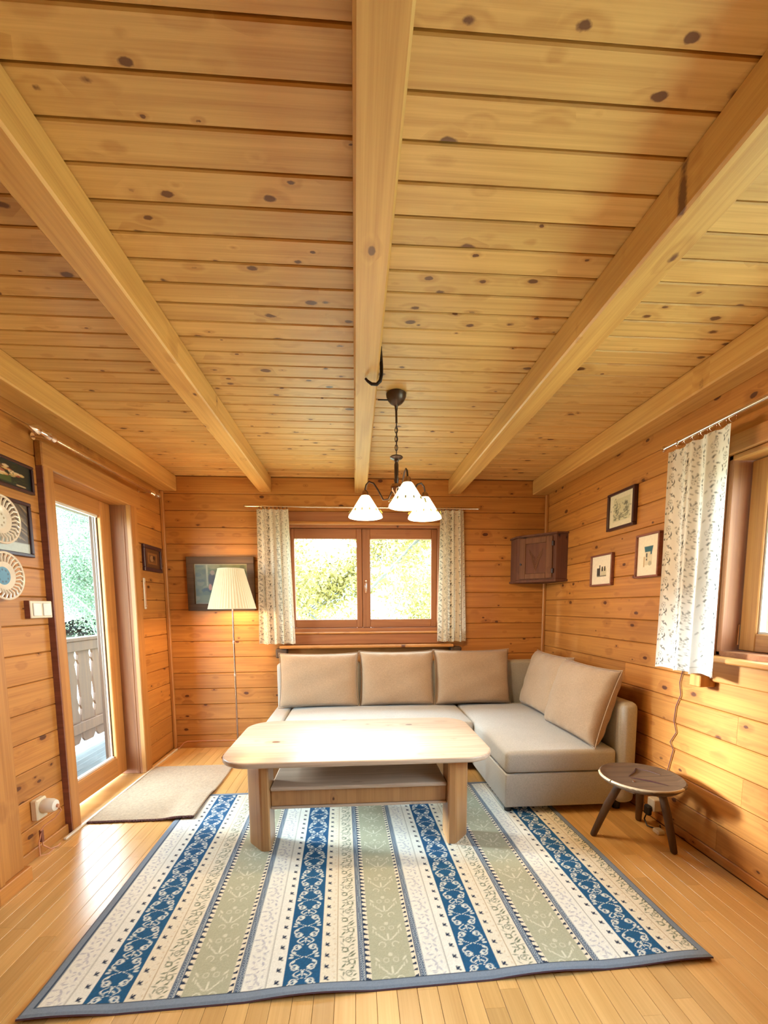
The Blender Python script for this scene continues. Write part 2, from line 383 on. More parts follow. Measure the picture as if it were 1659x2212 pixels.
# right wall, window opening lengthened out of view for more daylight, z 1.045..2.0
RY0, RY1, RZ0, RZ1 = .10, 2.03, 1.045, 2.0
wr_ = MB()
wr_.box(XR+.017, XR+.30, YF-.15, RY0, -.2, ZC+.2); wr_.box(XR+.017, XR+.30, RY1, YB+.2, -.2, ZC+.2)
wr_.box(XR+.017, XR+.30, RY0, RY1, -.2, RZ0); wr_.box(XR+.017, XR+.30, RY0, RY1, RZ1, ZC+.2)
wr_ = tag(wr_.build('wall_right', M['backing']), kind='structure')
joint = {5: [1.88], 3: [1.83], 6: [2.75], 7: [3.1], 1: [1.95], 4: [3.0]}
for i, (z0, z1) in enumerate(rows(.0557, .1433)):
    segs = [(.0, YB)]
    if z1 > RZ0+.01 and z0 < RZ1-.01: segs = [(.0, RY0), (RY1, YB)]
    elif i in joint:
        j = joint[i][0]; segs = [(.0, j), (j, YB)]
    for a, b in segs: board(wr_, M['wall'], (XR, (a+b)/2, (z0+z1)/2), (0, -1, 0), (0, 0, 1), (-1, 0, 0), b-a-.001, z1-z0, .018, .0045, 'board', .0006)
MB().box(XR, XR+.017, YF, .0, 0, ZC).build('wall_panel', M['wall'], wr_)
# front wall (behind the viewer)
wf = MB(); wf.box(XL-.3, XR+.3, YF-.15, YF, -.2, ZC+.2)
wf = tag(wf.build('wall_front', M['wall']), kind='structure')


# corner strips and skirting
tag(MB().bbox(XL, XL+.03, YB-.03, YB, 0, 2.312, .006).build('trim_6', M['trimZ']), 'narrow vertical strip in the corner beside the balcony door', kind='structure')
tag(MB().bbox(XR-.028, XR, YB-.028, YB, 0, 2.312, .006).build('trim_7', M['trimZ']), 'narrow vertical strip in the corner behind the sofa', kind='structure')
tag(MB().bbox(XL+.03, XR-.03, YB-.018, YB, 0, .05, .004).build('baseboard_back', M['trimX']), kind='structure')
# pilaster at the left edge, of the doorway nearer the viewer
pl = MB(); pl.bbox(XL, -1.577, 1.87, 2.04, 0.075, ZC-.135, .004); pl.bbox(-1.577, -1.567, 1.885, 1.915, .075, ZC-.135, .003)
pl = tag(pl.build('trim_8', M['trimZ']), 'broad pine door post at the left edge of the room', kind='structure')
MB().bbox(XL+.0, -1.558, 1.865, 2.06, 0, .075, .004).build('plinth', M['trimY'], pl)
MB().box(XL, -1.60, 1.2, 1.87, 0, 2.0).build('door_panel', M['darkZ'], pl)
tag(MB().bbox(XL, XL+.016, 2.06, 2.505, 0, .055, .004).build('baseboard_left', M['trimY']), kind='structure')

# ------------------------------------------------------------------ balcony door (door_1)
d1 = empty('door_1'); tag(d1, kind='structure')
PX = XL+.036
c = MB(); c.bbox(XL, PX, 2.51, 2.588, 0, DZ+.10, .005); c.build('casing', M['trimZ'], d1)
MB().box(XL, PX-.002, 2.502, 2.5095, 0, 2.055).build('edge_shade_strip', M['frame_red'], d1)  # dark strip added over the casing's near side, standing in for its shade
c = MB(); c.bbox(XL, PX, 3.405, 3.505, 0, 2.06, .005); c.build('casing', M['trimZ'], d1)
c = MB(); c.bbox(XL, PX+.004, 2.50, 3.56, 2.055, 2.185, .006); c.build('header_board', M['trimY'], d1)
c = MB(); c.bbox(XL-.16, XL+.01, 2.56, 2.585, 0, 2.06, .003); c.build('jamb', M['winZ'], d1)
c = MB(); c.bbox(XL-.16, XL+.01, 3.407, 3.432, 0, 2.06, .003); c.bbox(XL-.03, XL-.015, 3.402, 3.41, 0, 2.06, .002); c.build('jamb', M['winZ'], d1)
c = MB(); c.box(XL-.16, XL+.01, 2.585, 3.407, 2.055, 2.08); c.build('soffit', M['trimY'], d1)
DX = -1.80; zt = 2.055
def bar(y0, y1, z0, z1, mat, nm, x0=DX-.06, x1=DX): return MB().bbox(x0, x1, y0, y1, z0, z1, .005).build(nm, mat, d1)
bar(2.590, 2.70, .03, zt, M['trimZ'], 'stile'); bar(3.275, 3.402, .03, zt, M['trimZ'], 'stile', DX-.026); bar(3.275, 3.402, .03, zt, M['balc'], 'stile_shade_half', DX-.06, DX-.027)  # far stile's outer half coloured dark to stand in for shade
bar(2.70, 3.275, .03, .175, M['trimY'], 'bottom_rail'); bar(2.70, 3.275, 1.95, zt, M['trimY'], 'top_rail')
gb = MB()
for a in ((2.70, 2.712, .175, 1.95), (3.263, 3.275, .175, 1.95), (2.712, 3.263, .175, .19), (2.712, 3.263, 1.935, 1.95)): gb.box(DX-.036, DX-(.030 if a[0] > 3 else .015), *a)
gb.build('glazing_strip', M['white'], d1)
MB().box(DX-.045, DX-.039, 2.70, 3.275, .17, 1.955).build('pane', M['glass'], d1)

# ------------------------------------------------------------------ back window (window_1)
w1 = empty('window_1'); tag(w1, kind='structure')
def wbx(x0, x1, z0, z1, y0, y1, mat, nm, r=.004, par=None): return MB().bbox(x0, x1, y0, y1, z0, z1, r).build(nm, mat, par or w1)
yi = YB+.035
wbx(-.605, -.578, 1.075, 2.02, YB-.01, YB+.14, M['winZ'], 'jamb'); wbx(.768, .795, 1.075, 2.02, YB-.01, YB+.14, M['winZ'], 'jamb')
wbx(-.605, .795, 2.008, 2.04, YB-.01, YB+.14, M['winX'], 'head'); wbx(-.605, .795, 1.055, 1.098, YB+.0, YB+.16, M['winX'], 'sill_frame')
for sx0, sx1, gx0, gx1 in ((-.578, .068, -.548, .018), (.072, .768, .145, .715)):
    s = wbx(sx0, gx0, 1.10, 2.005, yi, yi+.05, M['winZ'], 'sash'); 
    wbx(gx1, sx1, 1.10, 2.005, yi, yi+.05, M['winZ'], 'sash'); wbx(gx0, gx1, 1.10, 1.176, yi, yi+.05, M['winX'], 'sash'); wbx(gx0, gx1, 1.915, 2.005, yi, yi+.05, M['winX'], 'sash')
    MB().box(gx0-.01, gx1+.01, yi+.028, yi+.034, 1.17, 1.92).build('pane', M['glass'], w1)
wbx(.03, .11, 1.10, 2.005, yi+.0505, yi+.075, M['winZ'], 'mullion')
h = MB(); h.bbox(.092, .112, yi-.012, yi, 1.42, 1.54, .004); h.tube([(.102, yi-.01, 1.525), (.102, yi-.035, 1.525), (.103, yi-.04, 1.50), (.103, yi-.04, 1.445), (.103, yi-.03, 1.43)], .0055, 8)
h.build('handle', M['brass'], w1, True)
wbx(-.64, .83, 2.055, 2.145, YB-.022, YB, M['winX'], 'header_board'); wbx(-.64, .83, 2.028, 2.056, YB-.045, YB, M['trimX'], 'moulding', .009)
wbx(-.64, -.59, 1.06, 2.03, YB-.02, YB, M['winZ'], 'casing'); wbx(.78, .83, 1.06, 2.03, YB-.02, YB, M['winZ'], 'casing')
wbx(-.64, .83, 1.044, 1.064, YB-.04, YB+.02, M['trimX'], 'moulding', .007); wbx(-.64, .83, .95, 1.044, YB-.02, YB, M['winX'], 'apron')
sl = tag(MB().bbox(-.68, .90, YB-.13, YB, .922, .948, .006).build('trim_9', M['trimX']), 'shallow wooden sill shelf beneath the back window', kind='structure')
for xx in (-.72, .88): MB().bbox(xx, xx+.10, YB-.10, YB, .835, .922, .012).build('bracket', M['dark'], sl)

# ------------------------------------------------------------------ right window (window_2)
w2 = empty('window_2'); tag(w2, kind='structure')
def rbx(y0, y1, z0, z1, x0, x1, mat, nm, r=.004): return MB().bbox(x0, x1, y0, y1, z0, z1, r).build(nm, mat, w2)
rbx(RY1-.025, RY1, RZ0, RZ1, XR-.005, XR+.16, M['winZ'], 'jamb'); rbx(RY0, RY0+.025, RZ0, RZ1, XR-.005, XR+.16, M['winZ'], 'jamb')
rbx(RY0, RY1, RZ1-.025, RZ1, XR-.005, XR+.16, M['trimY'], 'head'); rbx(RY0, RY1, RZ0-.005, RZ0+.025, XR-.005, XR+.20, M['winX'], 'sill_frame')
sx = XR+.085
for y0, y1 in ((1.07, 2.00), (.13, 1.06)):
    rbx(y1-.085, y1, RZ0+.028, RZ1-.03, sx, sx+.055, M['trimZ'], 'sash'); rbx(y0, y0+.085, RZ0+.028, RZ1-.03, sx, sx+.055, M['trimZ'], 'sash')
    rbx(y0+.085, y1-.085, RZ0+.028, RZ0+.113, sx, sx+.055, M['trimY'], 'sash'); rbx(y0+.085, y1-.085, RZ1-.115, RZ1-.03, sx, sx+.055, M['trimY'], 'sash')
    gs = MB()
    gs.box(sx+.012, sx+.04, y1-.095, y1-.085, RZ0+.113, RZ1-.115); gs.box(sx+.012, sx+.04, y0+.085, y0+.095, RZ0+.113, RZ1-.115); gs.box(sx+.012, sx+.04, y0+.095, y1-.095, RZ0+.113, RZ0+.123)
    gs.build('glazing_strip', M['white'], w2)
    MB().box(sx+.024, sx+.03, y0+.08, y1-.08, RZ0+.11, RZ1-.112).build('pane', M['glass'], w2)
rbx(RY1, RY1+.075, RZ0-.02, RZ1+.08, XR-.022, XR, M['winZ'], 'casing'); rbx(RY0-.075, RY0, RZ0-.02, RZ1+.08, XR-.022, XR, M['winZ'], 'casing')
rbx(RY0-.075, RY1+.075, RZ1, RZ1+.085, XR-.026, XR, M['trimY'], 'header_board')
MB().tube([(sx-.004, 2.002, 1.10), (sx-.004, 2.002, 1.20)], .005, 6).build('hinge_pin', M['brass'], w2, True)
s2 = tag(MB().bbox(XR-.09, XR+.04, .02, 2.13, 1.022, 1.045, .006).build('trim_10', M['trimY']), 'pale window sill beneath the right window', kind='structure')
MB().bbox(XR-.03, XR, .02, 2.12, .915, 1.022, .006).build('apron', M['trimY'], s2)
MB().bbox(XR-.085, XR-.0, 2.02, 2.09, .885, .945, .004).build('bracket', M['trimZ'], s2)

# ------------------------------------------------------------------ printed colour fields
def ell(U, V, cx, cy, a, b, ang=0, pv=None):
    du = U-cx; dv = V-cy
    if pv: dv = (dv+pv/2) % pv-pv/2
    c_, s_ = math.cos(ang), math.sin(ang); x = (du*c_+dv*s_)/a; y = (-du*s_+dv*c_)/b
    q = np.sqrt(x*x+y*y); return np.clip((1.0-q)*min(a, b)/.0016+.5, 0, 1)
def ring(U, V, cx, cy, r, w, pv, a0=None, a1=None):
    du = U-cx; dv = (V-cy+pv/2) % pv-pv/2; d = np.abs(np.hypot(du, dv)-r); m = np.clip((w/2-d)/.0016+.5, 0, 1)
    if a0 is not None:
        an = np.arctan2(dv, du) % (2*PI); ok = (an >= a0) & (an <= a1) if a0 <= a1 else (an >= a0) | (an <= a1); m = m*ok
    return m
def lay(C, m, col, k=1.0):
    m = (m*k)[..., None]; C[:] = C*(1-m)+np.array(col)*m
def make_rug():
    RW, RL = 2.375, 1.645; st = .0036; nu, nv = int(RW/st), int(RL/st)
    u = np.linspace(0, RW, nu); v = np.linspace(0, RL, nv); U, V = np.meshgrid(u, v)
    cream = srgb(234, 228, 210); white = srgb(238, 240, 234); blue = srgb(12, 84, 132); sage = srgb(182, 184, 160); tan = srgb(190, 172, 140); green = srgb(92, 108, 82); lav = srgb(170, 174, 192); grey = srgb(128, 144, 166); navy = srgb(24, 44, 74)
    C = np.ones((nv, nu, 3))*np.array(white); per = .639; A = .179; q = (U-A) % per; PV = .158
    box = lambda a, b: np.clip((q-a)/.0016+.5, 0, 1)*np.clip((b-q)/.0016+.5, 0, 1)
    lay(C, box(.125, .262), cream)
    # blue band with scrolls
    bl = np.array(blue)*(0.85+.3*RNG.random((nv, nu, 1))); m = box(0, .125)[..., None]; C[:] = C*(1-m)+bl*m
    inb = (q < .125); x = q-.0625; ph = (V % PV)/PV
    lw = srgb(222, 228, 226)
    f = np.where(ph < .5, ph*2, 2-ph*2)
    amp = .047*np.sin(np.clip(f/.78, 0, 1)*PI)**.8*np.where(f < .78, 1, 0)
    off = np.where(f < .78, amp, .010+.02*np.sin((f-.78)/.22*PI/2)); off = np.maximum(off, .0)
    d = np.abs(np.abs(x)-off); mm = np.clip((.0030-d)/.0016+.5, 0, 1)*inb; lay(C, mm, lw)
    for s in (-1, 1):
        for vc in (.30, .70):
            lay(C, ring(x, V, s*.030, vc*PV, .011, .005, PV)*inb, lw); lay(C, ell(x, V, s*.020, vc*PV, .0065, .0065, 0, PV)*inb, lw)
        lay(C, ell(x, V, s*.047, 0, .009, .0045, 0, PV)*inb, lw); lay(C, ell(x, V, s*.046, .012, .008, .004, .5*s, PV)*inb, lw)
        lay(C, ell(x, V, s*.012, PV*.48, .009, .003, -.5*s, PV)*inb, lw); lay(C, ell(x, V, s*.036, PV*.14, .007, .0035, .8*s, PV)*inb, lw); lay(C, ell(x, V, s*.036, PV*.86, .007, .0035, -.8*s, PV)*inb, lw)
    lay(C, ell(x, V, 0, PV*.5, .003, .009, 0, PV)*inb, lw); lay(C, ell(x, V, 0, PV*.57, .005, .005, 0, PV)*inb, lw)
    # small dark motifs on both sides of the blue
    p5 = PV/3.0
    for cx, cc in ((.147, navy), (-.022+per, navy)):
        for a_, b_, an, ox, oy in ((.010, .0042, .7, 0, 0), (.008, .003, -.5, .003, -.006), (.007, .003, 1.4, -.005, .004)):
            lay(C, ell(q, V, cx+ox, oy, a_, b_, an, p5), cc)
    lay(C, box(.183, .187), tan); 
    for k in range(6): lay(C, ell(q, V, .172+.004*math.sin(k), k*PV/6, .006, .003, k, PV), srgb(216, 200, 172), .8)
    # green leaf vine
    for k in range(26):
        rr = random.Random(k); cx = .228+.022*math.sin(k*2.1)+rr.uniform(-.008, .008); lay(C, ell(q, V, cx, k*PV/26, rr.uniform(.006, .013), rr.uniform(.0018, .0035), rr.uniform(0, PI), PV), green, rr.uniform(.6, 1))
    for k in range(3): lay(C, ring(q, V, .215+.012*k, .02+k*.05, .011, .0035, PV), green, .85)
    # guilloche bands and toothed edges
    for a, b, t in ((.263, .288, 1), (.476, .502, -1)):
        lay(C, box(a, b), srgb(46, 76, 112)); hat = (np.sin((V*1.0+q*1.3)*2*PI/.0105) > .15)*((q > a+.006) & (q < b-.006)); lay(C, hat*1.0, srgb(176, 190, 202))
        lay(C, box(a+.0025, a+.0050), white); lay(C, box(b-.0050, b-.0025), white)
        e = b if t == 1 else a-.019; pt = PV/6; f2 = (V % pt)/pt; qq = (q-e)/.019 if t == 1 else 1-(q-e)/.019
        lay(C, box(e, e+.019), cream); m2 = ((f2 > .22) & (f2 < .22+.60*(1-.75*np.clip(qq, 0, 1))))*((q > e) & (q < e+.017)); lay(C, m2*1.0, navy)
    # sage damask
    lay(C, box(.307, .457), sage); ci = srgb(232, 232, 216); xc = q-.382
    for s in (-1, 1):
        lay(C, ring(xc, V, s*.026, .03, .013, .004, PV, 0 if s > 0 else 5.2, 4.2 if s > 0 else 3.2), ci, .7); lay(C, ring(xc, V, s*.018, .115, .010, .004, PV), ci, .5)
        for k in range(5): lay(C, ell(xc, V, s*(.012+.011*k), .055+.012*k, .010, .003, s*(.5+.3*k), PV), ci, .7)
        lay(C, ell(xc, V, s*.05, .12, .013, .004, s*.9, PV), ci, .7)
    lay(C, ell(xc, V, 0, .07, .004, .018, 0, PV), ci, .8); lay(C, ell(xc, V, 0, .14, .009, .009, 0, PV), ci, .6)
    # lavender leaves, thin line
    for k in range(22):
        rr = random.Random(99+k); lay(C, ell(q, V, .54+.02*math.sin(k*1.7)+rr.uniform(-.006, .006), k*PV/22, rr.uniform(.006, .014), rr.uniform(.002, .004), rr.uniform(0, PI), PV), lav, rr.uniform(.4, .85))
    lay(C, box(.5795, .5825), srgb(70, 78, 82))
    # bound edges
    e = np.minimum(np.minimum(U, RW-U), np.minimum(V, RL-V)); lay(C, np.clip((.030-e)/.002+.5, 0, 1), grey); lay(C, (np.abs(e-.031) < .0018)*1.0, srgb(60, 76, 92))
    C *= (0.93+.14*RNG.random((nv, nu, 1)))
    Z = .008+.0016*np.sin(U*9+V*3)*np.sin(V*7)+.0015
    fr = np.clip((.20-V)/.20, 0, 1)**2; Z = Z+fr*(.012*np.clip(np.sin(U*7.5+1.0), 0, 1)+.012*np.exp(-((U-RW+.1)/.16)**2))
    Z = np.where(e < .004, Z-.004, Z)
    P = np.stack([U, V, Z], -1); me = grid_mesh('rug', P, np.clip(C, 0, 1))
    r = empty('striped_rug', (-1.080, 1.304, .0), math.radians(1.75))
    tag(r, 'large rug striped in blue, cream and sage green under the coffee table', 'rug')
    link('woven_top', me, M['rugm'], r)
    # binding/underside following the top
    nb = 160; ub = np.linspace(0, RW, nb); zb = np.interp(ub, u, Z[0]); mb = MB()
    for i in range(nb): mb.v += [(ub[i], 0, zb[i]), (ub[i], -.003, zb[i]-.004), (ub[i], .01, max(.001, zb[i]-.010))]
    for i in range(nb-1):
        a = 3*i; mb.f += [(a, a+3, a+4, a+1), (a+1, a+4, a+5, a+2)]
    mb.box(.01, .013, .01, RL-.01, .001, .006); mb.box(RW-.013, RW-.002, .01, RL-.01, .001, .006); mb.box(.01, RW-.01, RL-.012, RL-.004, .001, .006)
    mb.build('binding', M['rugback'], r)
make_rug()

def cloth_colors(U, V, dark, base, big=1.0):
    C = np.ones(U.shape+(3,))*np.array(base); rr = random.Random(5)
    pu = .080*big
    for ccol in range(int(U.max()/pu)+2):
        cx = (ccol+.4)*pu; pv = .135*big; sh = .065*big*(ccol % 2)
        strong = (ccol % 2 == 0)
        kk = 1.0 if strong else .7
        for k in range(7): lay(C, ell(U, V, cx+.013*big*math.cos(k*.9), sh+.013*big*math.sin(k*.9), .0055*big, .0022*big, k*.9, pv), dark, kk*.6)
        lay(C, ring(U, V, cx, sh, .018*big, .0025, pv), dark, kk*.45); lay(C, ell(U, V, cx, sh, .004, .004, 0, pv), dark, kk)
        for k in range(13):
            ox, oy, an = rr.uniform(-.03, .03)*big, rr.uniform(.025, .115)*big, rr.uniform(0, PI)
            lay(C, ell(U, V, cx+ox, sh+oy, rr.uniform(.006, .011)*big, .0036*big, an, pv), dark, kk*rr.uniform(.6, 1))
    return C
def curtain(name, label, p0, p1, z0, z1, folds, depth, seed, flare=0, base=(.80, .77, .70), dark=None, nrm=(0, -1, 0), big=1.0, gath=.0):
    """p0,p1: left/right ends in plan at top; cloth hangs between"""
    rr = random.Random(seed); p0 = Vector(p0); p1 = Vector(p1); Wd = (p1-p0).length; n = Vector(nrm); t = (p1-p0).normalized()
    nu = int(Wd*1.5/.0035); nv = int((z1-z0)/.0042); s = np.linspace(0, 1, nu); h = np.linspace(0, 1, nv); SS, HH = np.meshgrid(s, h)
    ph = rr.uniform(0, 6); warp = SS+.03*np.sin(SS*9+ph)+.012*np.sin(HH*3+SS*5)
    amp = depth*(.55+.45*HH)
    f = np.sin(warp*folds*2*PI+ph)*.75+.25*np.sin(warp*folds*4.6*PI+1.3+HH)
    out = amp*f
    x = SS*(Wd+flare*HH)-flare*HH*.35+.5*amp*np.cos(warp*folds*2*PI+ph)*np.minimum(1, 8*SS*(1-SS))
    Zz = z1-HH*(z1-z0)+.004*np.sin(SS*folds*2*PI)*HH
    tl = .006*np.sin(SS*folds*2*PI+ph); Zz = Zz-(1-HH)**12*abs(tl)
    P = np.zeros(SS.shape+(3,))
    for k in range(3): P[..., k] = p0[k]+t[k]*x+n[k]*(out+depth)
    P[..., 2] = Zz
    C = cloth_colors(SS*Wd*1.5, HH*(z1-z0), dark or srgb(52, 62, 66), base, big)
    hem = (np.abs(HH*(z1-z0)-((z1-z0)-.03)) < .0014) | (np.abs(SS*Wd*1.5-Wd*1.5+.022) < .0012); lay(C, hem*1.0, (.4, .4, .4), .7)
    e = empty(name, tuple((p0+p1)/2+Vector((0, 0, z0)))); inv = Matrix.Translation(-e.location)
    P = P-np.array(e.location)
    o = link('cloth', grid_mesh('cloth', P, C), M['cloth'], e)
    tag(e, label, 'curtain'); return e, Wd, t, p0
def rings(e, p0, t, Wd, n, zr, rr, axis):
    for k in range(n):
        c_ = Vector(p0)+t*(Wd*(k+.5)/n); c_.z = zr; pts = []
        for j in range(14):
            a = 2*PI*j/14; off = Vector(axis[0])*math.cos(a)*rr+Vector((0, 0, 1))*math.sin(a)*rr; pts.append(c_+off-Vector(e.location))
        MB().tube(pts, .0018, 5, True).build('curtain_ring', M['iron'] if axis[1] else M['brass'], e, True)
def rod(name, label, a, b, r, fin=.014, wallv=(0, 1, 0), wd=.08, bt=(.06, .94), pointed=False):
    a = Vector(a); b = Vector(b); e = empty(name, tuple((a+b)/2)); tag(e, label, 'curtain rod'); o = Vector(e.location); t = (b-a).normalized()
    MB().tube([a-o, b-o], r, 12).build('pole', M['silver'], e, True)
    for p, s in ((a, -1), (b, 1)):
        q = p-o
        if pointed:
            pts = [q-t*s*.09, q-t*s*.07, q-t*s*.05, q-t*s*.03, q+t*s*0, q+t*s*.05, q+t*s*.052, q+t*s*.07, q+t*s*.105]; rs = [r, .020, .012, .022, .0125, .014, .026, .022, .001]
        else: pts = [q, q+t*s*.025, q+t*s*.03, q+t*s*.035]; rs = [r*1.1, r*1.1, fin, fin*.85]
        MB().tube(pts, rs, 12).build('finial', M['silver'], e, True)
    for f in bt:
        p = a.lerp(b, f)-o; w = Vector(wallv); pts = [p+w*wd, p+w*wd*.5-Vector((0, 0, .006)), p-Vector((0, 0, r+.003))]
        mb = MB().tube(pts, .005, 8); mb.tube([p+w*wd, p+w*(wd-.006)], .018, 12); mb.tube([p-t*.006, p+t*.006], r+.004, 12); mb.build('bracket', M['silver'], e, True)
    return e
# back window curtains
e, wd_, t_, p_ = curtain('window_curtain', 'leaf-print cream curtain left of the back window beside the lampshade', (-.842, 3.935, 0), (-.57, 3.935, 0), .966, 2.147, 4.2, .020, 3, .05, base=(.70, .62, .48), dark=srgb(36, 34, 26), big=.72)
rings(e, p_, t_, wd_, 8, 2.167, .014, ((0, 1, 0), True))
e, wd_, t_, p_ = curtain('window_curtain', 'leaf-print cream curtain right of the back window near the corner cabinet', (.768, 3.935, 0), (.982, 3.935, 0), .972, 2.150, 3.6, .020, 4, .06, base=(.70, .62, .48), dark=srgb(36, 34, 26), big=.72)
rings(e, p_, t_, wd_, 7, 2.162, .014, ((0, 1, 0), True))
rod('curtain_rod', 'thin metal curtain rod across the back window', (-.92, 3.925, 2.171), (1.09, 3.925, 2.162), .0075, .014, (0, 1, 0), .092)
# right window curtain
e, wd_, t_, p_ = curtain('window_curtain', 'white floral curtain at the right window above the dangling cord', (1.705, 2.275, 0), (1.705, 1.90, 0), .955, 2.105, 3.0, .026, 8, .01, base=(.84, .84, .82), dark=srgb(30, 40, 44), nrm=(-1, 0, 0), big=1.0)
rings(e, p_, t_, wd_, 7, 2.135, .019, ((1, 0, 0), False))
rod('curtain_rod', 'shiny metal curtain rod above the right window', (1.69, 2.31, 2.14), (1.69, .0, 2.14), .0095, .017, (1, 0, 0), .108, (.03, .95))
rod('curtain_rod', 'pointed brass curtain rod without a curtain above the balcony door', (-1.60, 2.455, 2.20), (-1.60, 3.70, 2.205), .0105, .016, (-1, 0, 0), .088, (.03, .93), True)

# ------------------------------------------------------------------ pictures on the walls
def picture(name, label, c, ax, az, w, h, fw, mat, motif, depth=.022, matw=0):
    """c centre on wall, ax right-vector seen from room, az normal into room"""
    e = empty(name); Mx = frameM(c, ax, (0, 0, 1), az); e.matrix_basis = Mx; tag(e, label, 'picture')
    fr = MB()
    for a in ((-w/2, w/2, h/2-fw, h/2), (-w/2, w/2, -h/2, -h/2+fw)): fr.bbox(a[0], a[1], a[2], a[3], 0, depth, .003)
    for a in ((-w/2, -w/2+fw, -h/2+fw, h/2-fw), (w/2-fw, w/2, -h/2+fw, h/2-fw)): fr.bbox(a[0], a[1], a[2], a[3], 0, depth, .003)
    fr.build('frame', mat, e)
    iw, ih = w-2*fw, h-2*fw; nu, nv = 110, int(110*ih/iw); U, V = np.meshgrid(np.linspace(0, 1, nu), np.linspace(0, 1, nv)); C = motif(U, V)
    P = np.stack([(U-.5)*iw, (V-.5)*ih, np.full(U.shape, depth*.5)], -1); link('print', grid_mesh('print', P, np.clip(C, 0, 1)), M['paint'], e); return e
def fld(U, V, col): return np.ones(U.shape+(3,))*np.array(col)
def sm(d, w=.02): return np.clip(.5-d/w, 0, 1)
def blob(C, U, V, cx, cy, a, b, col, k=1, ang=0):
    c_, s_ = math.cos(ang), math.sin(ang); x = ((U-cx)*c_+(V-cy)*s_)/a; y = (-(U-cx)*s_+(V-cy)*c_)/b; lay(C, sm(np.hypot(x, y)-1, .25), col, k)
def rect(C, U, V, x0, x1, y0, y1, col, k=1): lay(C, sm(np.maximum(np.maximum(x0-U, U-x1), np.maximum(y0-V, V-y1))), col, k)
def m_flowers(U, V):
    C = fld(U, V, srgb(30, 38, 34)); rr = random.Random(2); rect(C, U, V, .38, .62, .12, .42, srgb(70, 84, 44))
    for k in range(34): a = rr.uniform(0, 6.28); r = rr.uniform(0, 1)**.5; blob(C, U, V, .5+.34*r*math.cos(a), .62+.24*r*math.sin(a), .06, .05, random.choice((srgb(196, 128, 70), srgb(206, 170, 110), srgb(150, 70, 46), srgb(220, 190, 150))), .9)
    for k in range(20): blob(C, U, V, rr.uniform(.1, .9), rr.uniform(.15, .9), .05, .015, srgb(60, 76, 44), .7, rr.uniform(0, 3))
    blob(C, U, V, .8, .1, .1, .03, srgb(190, 160, 120)); return C
def m_wheat(U, V):
    C = fld(U, V, srgb(96, 78, 58)); rr = random.Random(5)
    for k in range(70): blob(C, U, V, rr.uniform(.2, .95), rr.uniform(.3, .95), .11, .012, random.choice((srgb(170, 140, 100), srgb(60, 44, 34), srgb(190, 168, 130))), .7, -.9+rr.uniform(-.3, .3))
    for k in range(16): blob(C, U, V, rr.uniform(.25, .6), rr.uniform(.35, .6), .05, .04, srgb(170, 88, 66), .8)
    rect(C, U, V, -.1, 1.1, -.1, .2, srgb(186, 190, 176)); rect(C, U, V, -.1, .68, .14, .34, srgb(196, 206, 196)); blob(C, U, V, .3, .22, .2, .03, srgb(150, 160, 150)); return C
def m_dark(U, V):
    C = fld(U, V, srgb(96, 60, 34)); rect(C, U, V, .18, .82, .2, .8, srgb(140, 92, 48)); rect(C, U, V, .26, .74, .28, .7, srgb(110, 72, 44)); blob(C, U, V, .45, .5, .12, .16, srgb(160, 120, 80)); blob(C, U, V, .6, .55, .08, .12, srgb(70, 44, 30)); return C
def m_paint(U, V):
    C = fld(U, V, srgb(104, 102, 56)); rr = random.Random(8)
    for k in range(60): blob(C, U, V, rr.random(), rr.random(), rr.uniform(.04, .12), rr.uniform(.03, .08), random.choice((srgb(76, 82, 46), srgb(122, 116, 70), srgb(60, 66, 40), srgb(140, 132, 84))), .6)
    for k in range(9): blob(C, U, V, .16+.035*k, .34+.03*math.sin(k), .035, .04, srgb(34, 38, 30), .85)
    rect(C, U, V, .225, .25, .45, 1.1, srgb(176, 170, 128)); blob(C, U, V, .33, .62, .07, .16, srgb(66, 44, 34)); blob(C, U, V, .34, .78, .04, .06, srgb(150, 120, 92)); blob(C, U, V, .29, .42, .03, .08, srgb(190, 120, 96))
    b = .035; e = np.minimum(np.minimum(U, 1-U), np.minimum(V, 1-V)*.7); lay(C, sm(e-b*.5, .01), srgb(158, 142, 108)); return C
def m_etch(U, V):
    C = fld(U, V, srgb(226, 216, 190)); rr = random.Random(3); rect(C, U, V, .15, .85, .17, .86, srgb(206, 200, 168))
    for s in (.30, .70):
        for k in range(50): blob(C, U, V, s+rr.gauss(0, .07), .55+rr.gauss(0, .14), .03, .025, srgb(90, 92, 78), .5)
    for k in range(40): blob(C, U, V, rr.uniform(.18, .82), rr.uniform(.2, .42), .05, .012, srgb(104, 104, 88), .55)
    for k in range(6): blob(C, U, V, .5, .26+.025*k, .16-.02*k, .005, srgb(70, 72, 62), .7)
    return C
def m_house(U, V):
    C = fld(U, V, srgb(238, 226, 206)); rect(C, U, V, .36, .70, .26, .60, srgb(216, 204, 178)); lay(C, sm(np.maximum(np.abs(U-.52)-.19+(V-.66)*-.3, np.abs(V-.66)-.07)), srgb(44, 92, 108))
    rect(C, U, V, .61, .68, .52, .62, srgb(44, 92, 108)); rect(C, U, V, .30, .345, .22, .48, srgb(178, 140, 84)); rect(C, U, V, .41, .47, .38, .56, srgb(46, 44, 44)); rect(C, U, V, .42, .46, .42, .46, srgb(220, 210, 190)); blob(C, U, V, .6, .3, .08, .06, srgb(176, 170, 150)); return C
